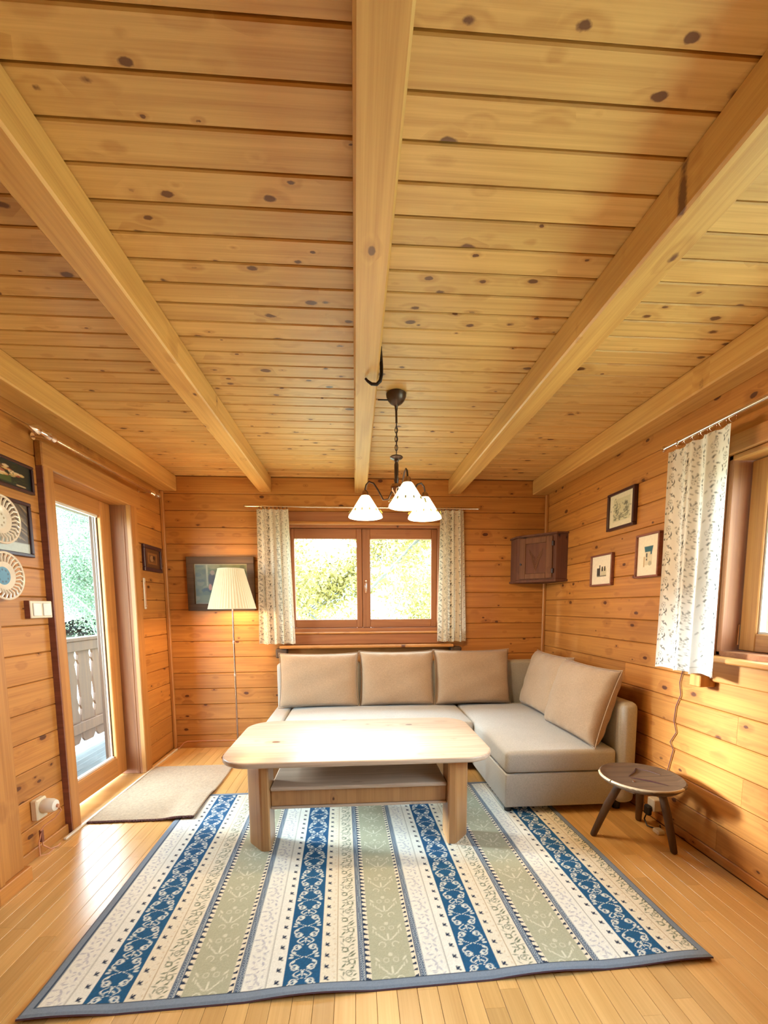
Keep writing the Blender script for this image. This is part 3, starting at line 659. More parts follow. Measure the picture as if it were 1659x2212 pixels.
def m_town(U, V):
    C = fld(U, V, srgb(238, 226, 206)); rect(C, U, V, .26, .42, .30, .58, srgb(60, 62, 64)); rect(C, U, V, .38, .43, .30, .68, srgb(34, 34, 38)); rect(C, U, V, .46, .74, .28, .56, srgb(204, 194, 166)); rect(C, U, V, .5, .57, .46, .62, srgb(36, 36, 40)); rect(C, U, V, .63, .69, .46, .62, srgb(36, 36, 40)); rect(C, U, V, .28, .74, .27, .31, srgb(120, 116, 104)); return C
RX = (0, -1, 0); RN = (-1, 0, 0); LX = (0, 1, 0); LN = (1, 0, 0)
picture('framed_picture', 'black-framed etching of trees, highest of the three on the right wall', (XR-.001, 2.852, 1.933), RX, RN, .295, .25, .017, M['frame_dark'], m_etch, .03)
picture('framed_picture', 'framed print of a house with blue roof beside the right curtain', (XR-.001, 2.562, 1.597), RX, RN, .215, .265, .012, M['frame_red'], m_house, .028)
picture('framed_picture', 'smallest white framed print of dark buildings, nearest the corner cabinet', (XR-.001, 3.06, 1.549), RX, RN, .272, .226, .012, M['frame_red'], m_town, .025)
picture('framed_picture', 'dark framed still life of flowers beneath the pointed rod end', (XL+.001, 2.270, 1.958), LX, LN, .37, .143, .014, M['frame_dark'], m_flowers, .022)
picture('framed_picture', 'dark framed picture of dried grasses behind the openwork plates', (XL+.001, 2.20, 1.698), LX, LN, .43, .276, .018, M['frame_dark'], m_wheat, .022)
picture('framed_picture', 'small dark brown picture between balcony door and corner', (XL+.001, 3.772, 1.70), LX, LN, .318, .212, .030, M['frame_dark'], m_dark, .022)
picture('framed_picture', 'wide wood-framed landscape painting behind the floor lamp', (-1.195, YB-.001, 1.505), (1, 0, 0), (0, -1, 0), .59, .478, .062, M['dark'], m_paint, .035)

# openwork plates
def plate(label, cy, cz, blue):
    e = empty('wall_plate'); e.matrix_basis = frameM((XL+.03, cy, cz), LX, (0, 0, 1), LN); tag(e, label, 'plate')
    m = MB(); m.lathe([(.001, .004), (.045, .004), (.062, .010), (.068, .012), (.066, .016), (.060, .014), (.044, .008), (.001, .008)], n=40, cap=False); m.build('dish', M['porc'], e, True)
    n = 26; m = MB()
    for k in range(n):
        a = 2*PI*k/n; a2 = a+.10; m.tube([(.066*math.cos(a), .066*math.sin(a), .013), (.086*math.cos(a2), .086*math.sin(a2), .019), (.106*math.cos(a), .106*math.sin(a), .020)], [.0045, .0060, .0045], 6)
    m.build('openwork_rim', M['porc'], e, True)
    MB().tube([(.109*math.cos(2*PI*j/48), .109*math.sin(2*PI*j/48), .020) for j in range(48)], .006, 8, True).build('rim', M['porc'], e, True)
    U, V = np.meshgrid(np.linspace(-1, 1, 60), np.linspace(0, 1, 12)); an = (U+1)*PI; r = V*.042
    C = fld(U, V, srgb(60, 110, 130) if blue else srgb(214, 204, 180)); 
    for k in range(9): blob(C, U, V, -.9+.22*k, .7, .06, .12, srgb(26, 40, 60) if blue else srgb(150, 130, 90)); 
    link('painted_centre', grid_mesh('centre', np.stack([r*np.cos(an), r*np.sin(an), np.full(U.shape, .0095)], -1), C), M['paint'], e)
plate('cream openwork plate in front of the dried-grass picture, upper of two', 2.178, 1.715, False)
plate('cream openwork plate with blue centre above the light switch, lower of two', 2.172, 1.452, True)

# ------------------------------------------------------------------ small wall fittings
sw = empty('light_switch', (XL, 2.417, 1.292)); tag(sw, 'double rocker light switch on the left wall by the door casing', 'switch')
MB().bbox(0, .030, -.079, .079, -.045, .045, .003).build('housing', M['cream'], sw); MB().box(0, .026, -.081, -.079, -.046, .046).build('side_plate', M['frame_red'], sw)
for yy in (-.036, .036): MB().bbox(.030, .036, yy-.028, yy+.028, -.034, .034, .003).build('rocker', M['white'], sw)
th = empty('wall_thermometer', (XL, 3.617, 1.41)); tag(th, 'slim white thermometer on the wall under the small dark picture', 'thermometer')
MB().bbox(0, .008, -.016, .016, -.125, .125, .004).build('scale_plate', M['cream'], th); MB().tube([(.010, 0, -.09), (.010, 0, .09)], .0025, 6).build('glass_tube', M['copper'], th, True)
MB().lathe([(.001, -.007), (.006, -.004), (.006, .004), (.001, .007)], (.011, 0, -.098), 10).build('bulb', M['copper'], th, True)
so = empty('wall_socket', (XL, 2.29, .262)); tag(so, 'round white plug adapter in the socket at the lower left wall', 'socket')
MB().bbox(0, .035, -.038, .038, -.065, .045, .006).build('socket_box', M['cream'], so)
MB().lathe([(.034, 0), (.038, .012), (.036, .045), (.028, .062), (.010, .068), (.001, .068)], M=frameM((.035, .008, 0), (0, 1, 0), (0, 0, 1), (1, 0, 0))).build('plug_adapter', M['white'], so, True)
MB().tube([(.098, .008, 0), (.112, .008, -.004)], .009, 10).build('plug', M['copper'], so, True)
cb = empty('socket_cable', (XL, 2.27, 0)); tag(cb, 'copper-brown cable hanging from the wall plug down to the floor duct', 'cable')
MB().tube([(.110, .032, .250), (.108, .05, .225), (.085, .03, .19), (.05, .0, .165), (.045, -.02, .15), (.04, -.012, .12), (.04, -.005, .06), (.05, .03, .02), (.06, .07, .012), (.055, .10, .012)], .0035, 6).build('lead', M['copper'], cb, True)
MB().tube([(.047, -.018, .14), (.038, -.03, .09), (.042, -.035, .02), (.055, .0, .008), (.052, .055, .008)], .003, 6).build('lead', M['copper'], cb, True)
MB().bbox(.034, .05, -.022, -.004, .085, .15, .003).build('cable_clip', M['frame_red'], cb)
cd = MB(); cd.bbox(XL+.036, XL+.054, 2.42, 3.96, 0, .012, .003); cd = cd.build('cable_duct', M['white']); tag(cd, 'thin white cable duct along the floor past the balcony door', 'cable duct')
lc = MB().tube([(XL+.045, 3.955, .010), (XL+.06, 3.98, .012), (XL+.10, 3.992, .055), (XL+.13, 3.995, .066), (-1.3, 3.995, .068), (-1.06, 3.99, .066), (-1.04, 3.96, .02), (-1.045, 3.87, .006)], .004, 8).build('lamp_cable', M['copper'], None, True); tag(lc, 'reddish cable clipped along the back skirting to the floor lamp', 'cable')
cordp = [(2.20, .985), (2.235, .93), (2.25, .868), (2.237, .80), (2.266, .73), (2.275, .645), (2.252, .583), (2.294, .515), (2.266, .478), (2.294, .366), (2.32, .25), (2.33, .10)]
cr = MB().tube([(XR-.008, y, z) for y, z in cordp], .0028, 6).build('extension_cord', M['cord'], None, True); tag(cr, 'wavy purple cord hanging down the right wall below the curtain', 'cord')
ps = empty('power_strip', (1.765, 2.36, .0)); tag(ps, 'white power socket with black plugs low on the wall behind the stool', 'power strip')
MB().bbox(-.02, .034, -.03, .03, .075, .15, .005).build('socket_box', M['white'], ps); MB().bbox(-.05, -.02, -.024, .02, .05, .11, .008).build('black_plug', M['black'], ps)
MB().tube([(-.04, 0, .06), (-.06, -.01, .03), (-.07, -.05, .008), (-.03, -.11, .006), (.01, -.05, .006)], .004, 6).build('lead', M['black'], ps, True); MB().bbox(-.075, -.03, -.15, -.10, .0, .025, .006).build('adapter', M['white'], ps)

# ------------------------------------------------------------------ iron hook on the central beam
hk = empty('ceiling_hook', (.12, 2.03, 2.44)); tag(hk, 'black iron hook hanging over the central ceiling beam', 'hook')
MB().bbox(-.004, .012, -.016, .016, -.065, -.003, .003).build('mount_plate', M['iron'], hk)
MB().tube([(.006, 0, -.02), (.010, 0, -.08), (.010, 0, -.115), (.004, 0, -.143), (-.012, 0, -.158), (-.034, 0, -.157), (-.052, 0, -.145), (-.062, 0, -.134)], [.008, .008, .008, .008, .0075, .007, .006, .005], 10).build('hook_arm', M['iron'], hk, True)

# ------------------------------------------------------------------ chandelier
CH = empty('chandelier', (.236, 2.45, ZC)); tag(CH, 'three-armed hanging lamp with lit white cone shades', 'chandelier')
MB().lathe([(.050, -.001), (.055, -.006), (.054, -.018), (.046, -.036), (.032, -.052), (.014, -.062), (.009, -.068), (.007, -.09), (.001, -.091)]).build('canopy', M['steel'], CH, True)
MB().tube([(-.045, 0, -.036), (-.100, 0, -.036)], .0035, 6).build('canopy_pin', M['iron'], CH, True)
MB().tube([(0, 0, -.09), (0.001, 0, -.155)], .006, 8).build('suspension_rod', M['steel'], CH, True)
for k in range(7):
    zc = -.168-k*.023; pts = []
    for j in range(12):
        a = 2*PI*j/12; x_ = .0075*math.cos(a); z_ = .0165*math.sin(a); pts.append((x_ if k % 2 else 0, 0 if k % 2 else x_, zc+z_))
    MB().tube(pts, .0022, 6, True).build('chain_link', M['steel'], CH, True)
MB().tube([(.002, .002, -.15), (.003, -.002, -.24), (0, 0, -.33)], .002, 5).build('lead', M['iron'], CH, True)
MB().lathe([(.006, -.318), (.012, -.322), (.034, -.330), (.036, -.335), (.030, -.341), (.012, -.345), (.013, -.352), (.009, -.360), (.012, -.372), (.011, -.44), (.014, -.455), (.011, -.462), (.011, -.475)]).build('column', M['steel'], CH, True)
MB().lathe([(.011, -.473), (.030, -.478), (.034, -.488), (.028, -.512), (.012, -.532), (.006, -.545), (.008, -.552), (.001, -.560)]).build('bowl', M['lampmetal'], CH, True)
SH = emis('lit_glass_shade', (1.0, .86, .55), 1.5)
dotm = plain('shade_dots', (.30, .26, .05), .5)
for i, (ang, R_) in enumerate(((-81, .222), (22, .182), (164, .178))):
    a = math.radians(ang); kq = R_/.178; dx, dy = math.cos(a), math.sin(a)
    prof = [(.02, -.50), (.045*kq, -.553), (.075*kq, -.556), (.105*kq, -.50), (.13*kq, -.462), (.155*kq, -.452), (.172*kq, -.468), (R_, -.492), (R_, -.502)]
    arm = empty('lamp_arm'); arm.parent = CH
    MB().tube([(dx*r, dy*r, z) for r, z in prof], .005, 10).build('arm_tube', M['steel'], CH, True)
    bpy.data.objects.remove(arm)
    cx, cy = dx*R_, dy*R_
    MB().lathe([(.006, -.496), (.014, -.500), (.020, -.510), (.024, -.528), (.018, -.533)], (cx, cy, 0)).build('lamp_holder', M['lampmetal'], CH, True)
    sh = MB(); n = 36; prof2 = [(.018, -.520), (.030, -.535), (.052, -.570), (.078, -.612), (.094, -.635), (.096, -.645), (.090, -.640), (.074, -.610), (.028, -.538)]
    sh.lathe(prof2, (cx, cy, 0), n, cap=False); sh = sh.build('lamp_shade', SH, CH, True); tag(sh, 'lit white glass cone shade')
    dm = MB()
    for k in range(14):
        b_ = 2*PI*k/14; rr_ = .0885; dm.tube([(cx+rr_*math.cos(b_), cy+rr_*math.sin(b_), -.611), (cx+(rr_+.006)*math.cos(b_), cy+(rr_+.006)*math.sin(b_), -.621)], .003, 6)
    dm.build('shade_decor', dotm, sh, True)['kind'] = 'stuff'
    l = bpy.data.lights.new('chandelier_bulb', 'POINT'); l.energy = 20.0; l.specular_factor = .15; l.color = (1, .70, .38); l.shadow_soft_size = .05
    lo = bpy.data.objects.new('chandelier_bulb', l); COL.objects.link(lo); lo.location = (CH.location.x+cx, CH.location.y+cy, ZC-.67)

# ------------------------------------------------------------------ floor lamp
FLx, FLy = -1.035, 3.74
FL = empty('floor_lamp', (FLx, FLy, 0)); tag(FL, 'brass floor lamp with a pleated cream shade in the left corner', 'floor lamp')
MB().lathe([(.135, 0), (.14, .006), (.13, .018), (.03, .028), (.012, .04), (.001, .045)], n=36).build('base', M['brass'], FL, True)
MB().tube([(0, 0, .03), (0, 0, .70), (.001, 0, 1.30)], .0075, 10).build('pole', M['lampmetal'], FL, True)
for z_ in (.72, 1.0): MB().lathe([(.010, -.012), (.011, 0), (.010, .012)], (0, 0, z_)).build('pole_joint', M['brass'], FL, True)
n = 200; mb = MB()
for zz, rr_ in ((1.282, .193), (1.290, .192), (1.61, .105), (1.618, .104)):
    for k in range(n): a = 2*PI*k/n; r = rr_+(.0022*math.sin(k*PI/2) if 1.285 < zz < 1.615 else 0); mb.v.append((r*math.cos(a), r*math.sin(a), zz))
for i in range(3):
    for k in range(n): mb.f.append((i*n+k, i*n+(k+1) % n, (i+1)*n+(k+1) % n, (i+1)*n+k))
def shademat():
    m, nt, bs = newmat('pleated_lit_shade'); tc = nt.nodes.new('ShaderNodeTexCoord').outputs['Object']
    sp = nt.nodes.new('ShaderNodeSeparateXYZ'); nt.links.new(tc, sp.inputs[0])
    at = mth(nt, 'ARCTAN2', sp.outputs[1], sp.outputs[0]); pl_ = mth(nt, 'SINE', mth(nt, 'MULTIPLY', at, 50))
    c = ramp(nt, mth(nt, 'ADD', mth(nt, 'MULTIPLY', pl_, .5), .5), [(0, (.80, .60, .28)), (1, (1, .88, .56))])
    bs.inputs['Base Color'].default_value = (.52, .45, .30, 1); nt.links.new(c, bs.inputs['Emission Color'])
    bs.inputs['Emission Strength'].default_value = .26; bs.inputs['Roughness'].default_value = .9; return m
s_ = mb.build('lamp_shade', shademat(), FL, False)
for zz, rr_ in ((1.286, .194), (1.614, .106)): MB().tube([(rr_*math.cos(2*PI*j/48), rr_*math.sin(2*PI*j/48), zz) for j in range(48)], .003, 6, True).build('shade_ring', M['cream'], s_, True)
MB().lathe([(.002, 1.38), (.022, 1.40), (.03, 1.43), (.02, 1.46), (.012, 1.48)], n=16).build('bulb', emis('warm_bulb', (1, .7, .35), 6), FL, True)
MB().tube([(-.104, 0, 1.61), (0, 0, 1.60), (.104, 0, 1.61)], .002, 5).build('shade_carrier', M['iron'], FL)
for z_, en in ((1.34, 13), (1.585, 4)):
    l = bpy.data.lights.new('floor_lamp_light', 'POINT'); l.energy = en; l.specular_factor = .15; l.color = (1, .60, .26); l.shadow_soft_size = .05
    lo = bpy.data.objects.new('floor_lamp_light', l); COL.objects.link(lo); lo.location = (FLx, FLy, z_)

# ------------------------------------------------------------------ sofa
SO = empty('corner_sofa', (.5, 3.4, 0)); tag(SO, 'L-shaped light grey corner sofa beneath the back window', 'sofa'); SOi = Vector(SO.location)
def rb(name, x0, x1, y0, y1, z0, z1, r, mat=None, crown=0, seg=4, sub=0, par=SO):
    bm = bmesh.new(); bmesh.ops.create_cube(bm, size=1)
    for v in bm.verts: v.co = Vector(((x0+x1)/2+v.co.x*(x1-x0), (y0+y1)/2+v.co.y*(y1-y0), (z0+z1)/2+v.co.z*(z1-z0)))-SOi
    bmesh.ops.bevel(bm, geom=bm.edges[:], offset=r, segments=seg, affect='EDGES', profile=.5)
    if crown:
        bmesh.ops.subdivide_edges(bm, edges=[e for e in bm.edges if e.calc_length() > .15], cuts=10, use_grid_fill=True)
        for v in bm.verts:
            w = v.co+SOi; fx = (w.x-x0)/(x1-x0)*2-1; fy = (w.y-y0)/(y1-y0)*2-1
            if w.z > (z0+z1)/2: v.co.z += crown*max(0, (1-fx**4)*(1-fy**4))
    return MB().addbm(bm).build(name, mat or M['sofa'], par, True)
CHX0, CHX1, CHY0 = .912, 1.615, 2.508
rb('chaise_base', CHX0, CHX1, CHY0, 3.90, .05, .262, .008); rb('chaise_cushion', CHX0-.002, CHX1+.002, CHY0-.004, 3.84, .266, .405, .028, None, .022)
rb('seat_base', -.70, CHX0-.004, 3.215, 3.90, .09, .262, .008); rb('seat_cushion', -.575, CHX0-.006, 3.205, 3.84, .266, .405, .028, None, .022)
rb('low_arm', -.71, -.580, 3.205, 3.90, .05, .41, .02)
rb('back_panel', -.71, 1.745, 3.885, 3.995, .06, .79, .03); 
bp_ = rb('side_panel', 1.622, 1.745, 2.49, 3.88, .05, .70, .045)
for xx, yy in ((.95, 2.56), (1.66, 2.56), (-.66, 3.28), (-.66, 3.92), (1.66, 3.90), (.86, 3.3)): MB().lathe([(.022, 0), (.025, .05)], (xx-SOi.x, yy-SOi.y, 0.009 if xx < 1.2 and yy < 2.7 else 0), 12).build('leg', M['black'], SO)
MB().box(CHX0+.03-SOi.x, 1.60-SOi.x, 2.62-SOi.y, 3.85-SOi.y, .015, .05).build('plinth', M['black'], SO)
def pillow(name, label, c, ax, ay, az, w, h, t, seed, corner=.0, group='loose back cushions on the sofa'):
    """ax width, ay height, az thickness"""
    rr = random.Random(seed); n = 34; e = empty(name); e.matrix_basis = frameM(c, ax, ay, az)
    s = np.linspace(-1, 1, n); U, V = np.meshgrid(s, s); prof = (np.clip(1-np.abs(U)**3.2, 0, 1)*np.clip(1-np.abs(V)**3.2, 0, 1))**.34
    pin = 1-.045*(1-np.abs(V)**2)*np.abs(U)**6; pin2 = 1-.05*(1-np.abs(U)**2)*np.abs(V)**6
    X = U*w/2*pin; Y = V*h/2*pin2
    ear = np.abs(U)**10*np.abs(V)**10; X = X*(1+.015*ear); Y = Y*(1+.02*ear)
    a1, a2, a3 = rr.uniform(0, 6), rr.uniform(0, 6), rr.uniform(0, 6)
    wr = .0035*np.sin(U*5+V*3+a1)+.003*np.sin(V*8-U*4+a2)+.007*np.exp(-((np.abs(V)-.93)/.08)**2)*np.sin(U*17+a3)*(1-np.abs(U)**4)+.005*np.exp(-((np.abs(U)-.93)/.08)**2)*np.sin(V*15+a1)*(1-np.abs(V)**4)
    me_v = []; me_f = []
    for side in (1, -1):
        b = len(me_v); Zz = side*(t/2*prof+wr*prof)
        me_v += np.stack([X, Y, Zz], -1).reshape(-1, 3).tolist()
        for i in range(n-1):
            for j in range(n-1):
                q = (b+i*n+j, b+i*n+j+1, b+(i+1)*n+j+1, b+(i+1)*n+j); me_f.append(q if side == 1 else q[::-1])
    mb = MB(); mb.v = me_v; mb.f = me_f; bm = bmesh.new(); me = mb.mesh(); bm.from_mesh(me); bmesh.ops.remove_doubles(bm, verts=bm.verts[:], dist=1e-5); bm.to_mesh(me); bm.free()
    me.materials.append(M['cushion'])
    o = link('cover', me, None, e, True); sd = o.modifiers.new('soft', 'SUBSURF'); sd.levels = 1; sd.render_levels = 1
    per = [(X[0, j], Y[0, j]) for j in range(0, n)]+[(X[i, -1], Y[i, -1]) for i in range(1, n)]+[(X[-1, j], Y[-1, j]) for j in range(n-2, -1, -1)]+[(X[i, 0], Y[i, 0]) for i in range(n-2, 0, -1)]
    MB().tube([(x, y, 0) for x, y in per], .0032, 6, True).build('piping', M['cushion'], e, True)
    tag(e, label, 'cushion', group); return e
def up(l): a = math.radians(l); return (0, math.sin(a), math.cos(a)), (0, -math.cos(a), math.sin(a))
for cx, w_, h_, lab, sd, tilt in ((-.325, .70, .475, 'leftmost beige back cushion on the sofa, nearest the floor lamp', 1, 0), (.365, .665, .485, 'beige back cushion in the middle of the three under the window', 2, 0), (1.045, .69, .49, 'beige back cushion third from the left, with a puckered top dimple', 3, 1.2)):
    ay, az = up(10); pillow('back_cushion', lab, (cx, 3.80, .415+h_/2), (1, 0, 0), ay, az, w_, h_, .19, sd)
def side_c(lab, c, dirv, lean, w_, h_, t_, sd, roll=0):
    ax = Vector(dirv).normalized(); nrm = Vector((0, 0, 1)).cross(ax).normalized()   # points away from wall
    if nrm.x > 0: nrm = -nrm
    a = math.radians(lean); ay = (Vector((0, 0, 1))*math.cos(a)-nrm*math.sin(a)); az = (nrm*math.cos(a)+Vector((0, 0, 1))*math.sin(a))
    if roll: q = Matrix.Rotation(math.radians(roll), 3, az); ax = q @ ax; ay = q @ ay
    if ax.cross(ay).dot(az) < 0: ax = -ax
    pillow('side_cushion', lab, c, ax, ay, az, w_, h_, t_, sd)
side_c('beige side cushion wedged in the sofa corner behind the pale one', (1.555, 3.42, .665), (.02, -1, 0), 17, .62, .49, .16, 5)
side_c('large pale cushion nearest the stool, leaning on the right wall side', (1.535, 2.83, .655), (.045, -1, 0), 18, .64, .50, .18, 6, 0)

# ------------------------------------------------------------------ coffee table
TX, TYc = .012, 2.572; TZ = .506
T = empty('coffee_table', (TX, TYc, .0108)); tag(T, 'pine coffee table with rounded corners and a lower shelf on the rug', 'table')
def rrect(w, d, r, n=10):
    pts = []
    for sx_, sy_, a0 in ((1, 1, 0), (-1, 1, 90), (-1, -1, 180), (1, -1, 270)):
        for k in range(n+1): a = math.radians(a0+90*k/n); pts.append((sx_*(w/2-r)+r*math.cos(a), sy_*(d/2-r)+r*math.sin(a)))
    return pts
bm = bmesh.new(); vs = [bm.verts.new((x, y, TZ-.009-.030)) for x, y in rrect(1.47, .83, .17)]; fc = bm.faces.new(vs); ex = bmesh.ops.extrude_face_region(bm, geom=[fc])
for v in ex['geom']:
    if isinstance(v, bmesh.types.BMVert): v.co.z += .030
bmesh.ops.recalc_face_normals(bm, faces=bm.faces[:]); ed = [e for e in bm.edges if len(e.link_faces) == 2 and abs(e.verts[0].co.z-e.verts[1].co.z) < 1e-5]
bmesh.ops.bevel(bm, geom=ed, offset=.009, segments=3, affect='EDGES', profile=.5)
MB().addbm(bm).build('tabletop', M['table'], T, True)
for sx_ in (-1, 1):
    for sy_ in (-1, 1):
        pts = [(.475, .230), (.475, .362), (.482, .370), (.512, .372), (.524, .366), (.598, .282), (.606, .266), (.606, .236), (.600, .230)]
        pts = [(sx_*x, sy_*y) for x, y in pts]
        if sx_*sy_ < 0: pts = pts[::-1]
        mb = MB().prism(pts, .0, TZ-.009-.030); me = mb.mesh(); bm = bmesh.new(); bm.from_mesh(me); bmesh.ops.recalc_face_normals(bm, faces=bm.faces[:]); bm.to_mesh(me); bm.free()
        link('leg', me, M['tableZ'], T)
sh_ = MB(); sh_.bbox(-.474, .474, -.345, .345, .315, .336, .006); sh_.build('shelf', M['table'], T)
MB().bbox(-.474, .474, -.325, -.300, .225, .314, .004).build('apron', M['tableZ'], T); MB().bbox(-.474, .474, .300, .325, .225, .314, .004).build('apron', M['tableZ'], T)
MB().bbox(-.474, .474, -.335, -.295, .212, .225, .004).build('edge_strip', M['table'], T)
for sx_ in (-1, 1): MB().bbox(sx_*.52-.015, sx_*.52+.015, -.23, .23, .39, .465, .004).build('rail', M['tableZ'], T)

# ------------------------------------------------------------------ stool
SX, SY, SZ = 1.505, 2.115, .392
ST = empty('three_legged_stool', (SX, SY, 0)); tag(ST, 'dark old round three-legged wooden stool by the right wall', 'stool')
seat = MB(); rr = random.Random(4); n = 48
prof = [(.001, -.034), (.150, -.034), (.188, -.026), (.202, -.012), (.203, -.002), (.196, .004), (.180, .0), (.165, -.004), (.001, -.006)]
b0 = 0
for r, z in prof:
    for k in range(n): a = 2*PI*k/n; q = 1+.012*math.sin(3*a+1)+.008*math.sin(7*a); seat.v.append((r*q*math.cos(a), r*q*math.sin(a), SZ+z))
for i in range(len(prof)-1):
    for k in range(n): seat.f.append((i*n+k, i*n+(k+1) % n, (i+1)*n+(k+1) % n, (i+1)*n+k))
seat.build('seat', M['dark'], ST, True)
M['rimw'] = wood('lit_rim_wood', (.50, .38, .25), (.25, .16, .09), 'X', 0, kdens=0)
for a0, a1 in ((150, 192), (194, 300)):
    MB().tube([(.199*math.cos(math.radians(a)), .199*math.sin(math.radians(a)), SZ-.001) for a in np.linspace(a0, a1, 16)], .0065, 8).build('lit_rim', M['rimw'], ST, True)  # pale arc paints the light falling on the rim's left and front
for p0_, p1_ in (((-.06, .0), (.06, -.115)), ((-.055, .02), (.05, .12)), ((.12, .02), (.05, .12))):
    MB().tube([(p0_[0], p0_[1], SZ-.004), ((p0_[0]+p1_[0])/2+.01, (p0_[1]+p1_[1])/2, SZ-.0035), (p1_[0], p1_[1], SZ-.004)], [.002, .005, .002], 6).build('carved_groove', M['frame_dark'], ST, True)
MB().lathe([(.001, 0), (.006, 0), (.006, .003), (.001, .004)], (-.075, -.05, SZ-.005), 10).build('nail_head', M['brass'], ST)
for fx, fy in ((1.325, 2.245), (1.655, 2.035), (1.700, 2.395)):
    d = Vector((fx-SX, fy-SY, 0)); tp = d.normalized()*.085 if d.length > .1 else d*.5
    MB().tube([(d.x, d.y, .002), (d.x*.97, d.y*.97, .012), ((d.x+tp.x)/2, (d.y+tp.y)/2, SZ*.5), (tp.x, tp.y, SZ-.03)], [.013, .017, .021, .019], 10).build('leg', M['darkZ'], ST, True)
MB().bbox(-.115, .115, -.03, .03, SZ-.062, SZ-.034, .005, Matrix.Rotation(.5, 4, 'Z')).build('cleat', M['dark'], ST)

# ------------------------------------------------------------------ door mat (lies partly over the rug corner)
mt = empty('door_mat', (-1.32, 3.06, 0)); tag(mt, 'beige woven mat in front of the balcony door', 'mat')
nx, ny = 110, 150; U, V = np.meshgrid(np.linspace(-.315, .315, nx), np.linspace(-.455, .455, ny))
xw, yw = U-1.32, V+3.06; over = 1/(1+np.exp(-(xw+1.16)/.02))*(1/(1+np.exp((yw-2.99)/.02)))
e_ = np.minimum(.315-np.abs(U), .455-np.abs(V)); Zt = .011+.014*over+.0014*np.sin(V*520)*.5+.0012*RNG.standard_normal(U.shape)*.5; Zt = np.where(e_ < .004, Zt-.005, Zt)
link('woven_top', grid_mesh('mat', np.stack([U+.004*np.sin(V*9), V, Zt], -1)), M['mat'], mt)
Zb = .001+.0135*over; link('underside', grid_mesh('matu', np.stack([U*.99, V*.992, Zb], -1)[:, ::-1]), M['matedge'], mt)
fr = MB()
for k in range(90):
    x_ = -.31+.62*k/89; z_ = .006+.014*(1/(1+math.exp(-(x_-1.32+1.16)/.02))); fr.tube([(x_, -.448, z_+.003), (x_+rr.uniform(-.004, .004), -.458-rr.uniform(0, .006), z_-.001)], .0042, 5)
fr.build('fringe', M['matedge'], mt, True)['kind'] = 'stuff'

# ------------------------------------------------------------------ corner cabinet
CB = empty('corner_cabinet', (1.62, 3.85, 1.50)); tag(CB, 'small dark wooden corner cabinet hung on the wall right of the back window', 'cabinet')
F = [(1.462, YB), (1.462, 3.865), (1.70, 3.60), (XR, 3.60), (XR, YB)]; f_ = [(x-1.62, y-3.85) for x, y in F]
mb = MB(); mb.prism(f_, .02, .395); mb = mb.build('body', M['cab'], CB)
g_ = [(1.450, YB), (1.450, 3.858), (1.695, 3.588), (XR, 3.588), (XR, YB)]; g_ = [(x-1.62, y-3.85) for x, y in g_]
MB().prism(g_, .0, .018).build('base_board', M['cab'], CB); MB().prism(g_, .397, .412).build('top_board', M['cab'], CB)
a_ = Vector((1.462-1.62, 3.865-3.85, 0)); b_ = Vector((1.70-1.62, 3.60-3.85, 0)); t = (b_-a_).normalized(); nn = Vector((t.y, -t.x, 0)); Ld = (b_-a_).length
dm = frameM(a_, t, (0, 0, 1), nn); dr = MB(); 
M['cabl'] = wood('cabinet_door_wood', (.20, .085, .04), (.10, .038, .02), 'Z', kdens=.5, rough=.85, coat=0)
dr = MB(); dr.bbox(.03, .085, .03, .385, .0, .014, .003, dm); dr.bbox(Ld-.085, Ld-.03, .03, .385, .0, .014, .003, dm); dr.bbox(.085, Ld-.085, .03, .075, .0, .014, .003, dm); dr.bbox(.085, Ld-.085, .335, .385, .0, .014, .003, dm)
dr = dr.build('door', M['cabl'], CB); MB().bbox(.085, Ld-.085, .075, .335, .0, .006, .002, dm).build('door_panel', M['cab'], dr)
mb = MB(); rr = random.Random(6)
for s in (-1, 1):
    for k in range(5): x0 = Ld/2; mb.tube([dm @ Vector((x0, .10+.02*k, .008)), dm @ Vector((x0+s*(.02+.008*k), .15+.022*k, .010)), dm @ Vector((x0+s*(.012+.012*k), .22+.016*k, .008))], .0028, 5)
mb.build('carved_motif', M['cabl'], dr, True)
MB().tube([dm @ Vector((.045, .16, .012)), dm @ Vector((.045, .16, .022))], .009, 10).build('knob', M['iron'], dr, True)
for z_ in (.09, .32): MB().bbox(Ld-.036, Ld-.018, z_-.02, z_+.02, .0, .018, .002, dm).build('hinge', M['iron'], dr)

# ------------------------------------------------------------------ balcony outside the door
dk = tag(MB().box(-4.2, XL-.17, 1.2, 7.5, -.22, -.145).build('balcony_floor', M['backing']), 'balcony deck outside the glass door', kind='structure')
for k in range(14): xk = -2.06-.082*k; MB().bbox(xk-.039, xk+.039, 2.6, 7.0, -.145, -.12, .003).build('deck_board', M['deckm'], dk)
RLg = empty('balcony_railing', (-2.80, 4.6, -.12)); tag(RLg, 'brown carved board railing of the balcony outside the door', 'railing')
MB().bbox(-.05, .07, -1.5, 1.6, 1.09, 1.125, .005).build('handrail', M['balc'], RLg); MB().bbox(.022, .055, -1.5, 1.6, .99, 1.09, .004).build('upper_rail', M['balc'], RLg); MB().bbox(.022, .055, -1.5, 1.6, .17, .275, .004).build('lower_rail', M['balc'], RLg)
SP = .2365; gapy = [4.463-4.6+SP*k for k in range(-5, 7)]
prof = [(.06, .055), (.10, .020), (.16, .012), (.30, .012), (.34, .014), (.40, .032), (.44, .014), (.52, .034), (.62, .022), (.70, .012), (.78, .022), (.86, .036), (.90, .014), (.95, .034), (1.0, .014), (1.08, .010)]
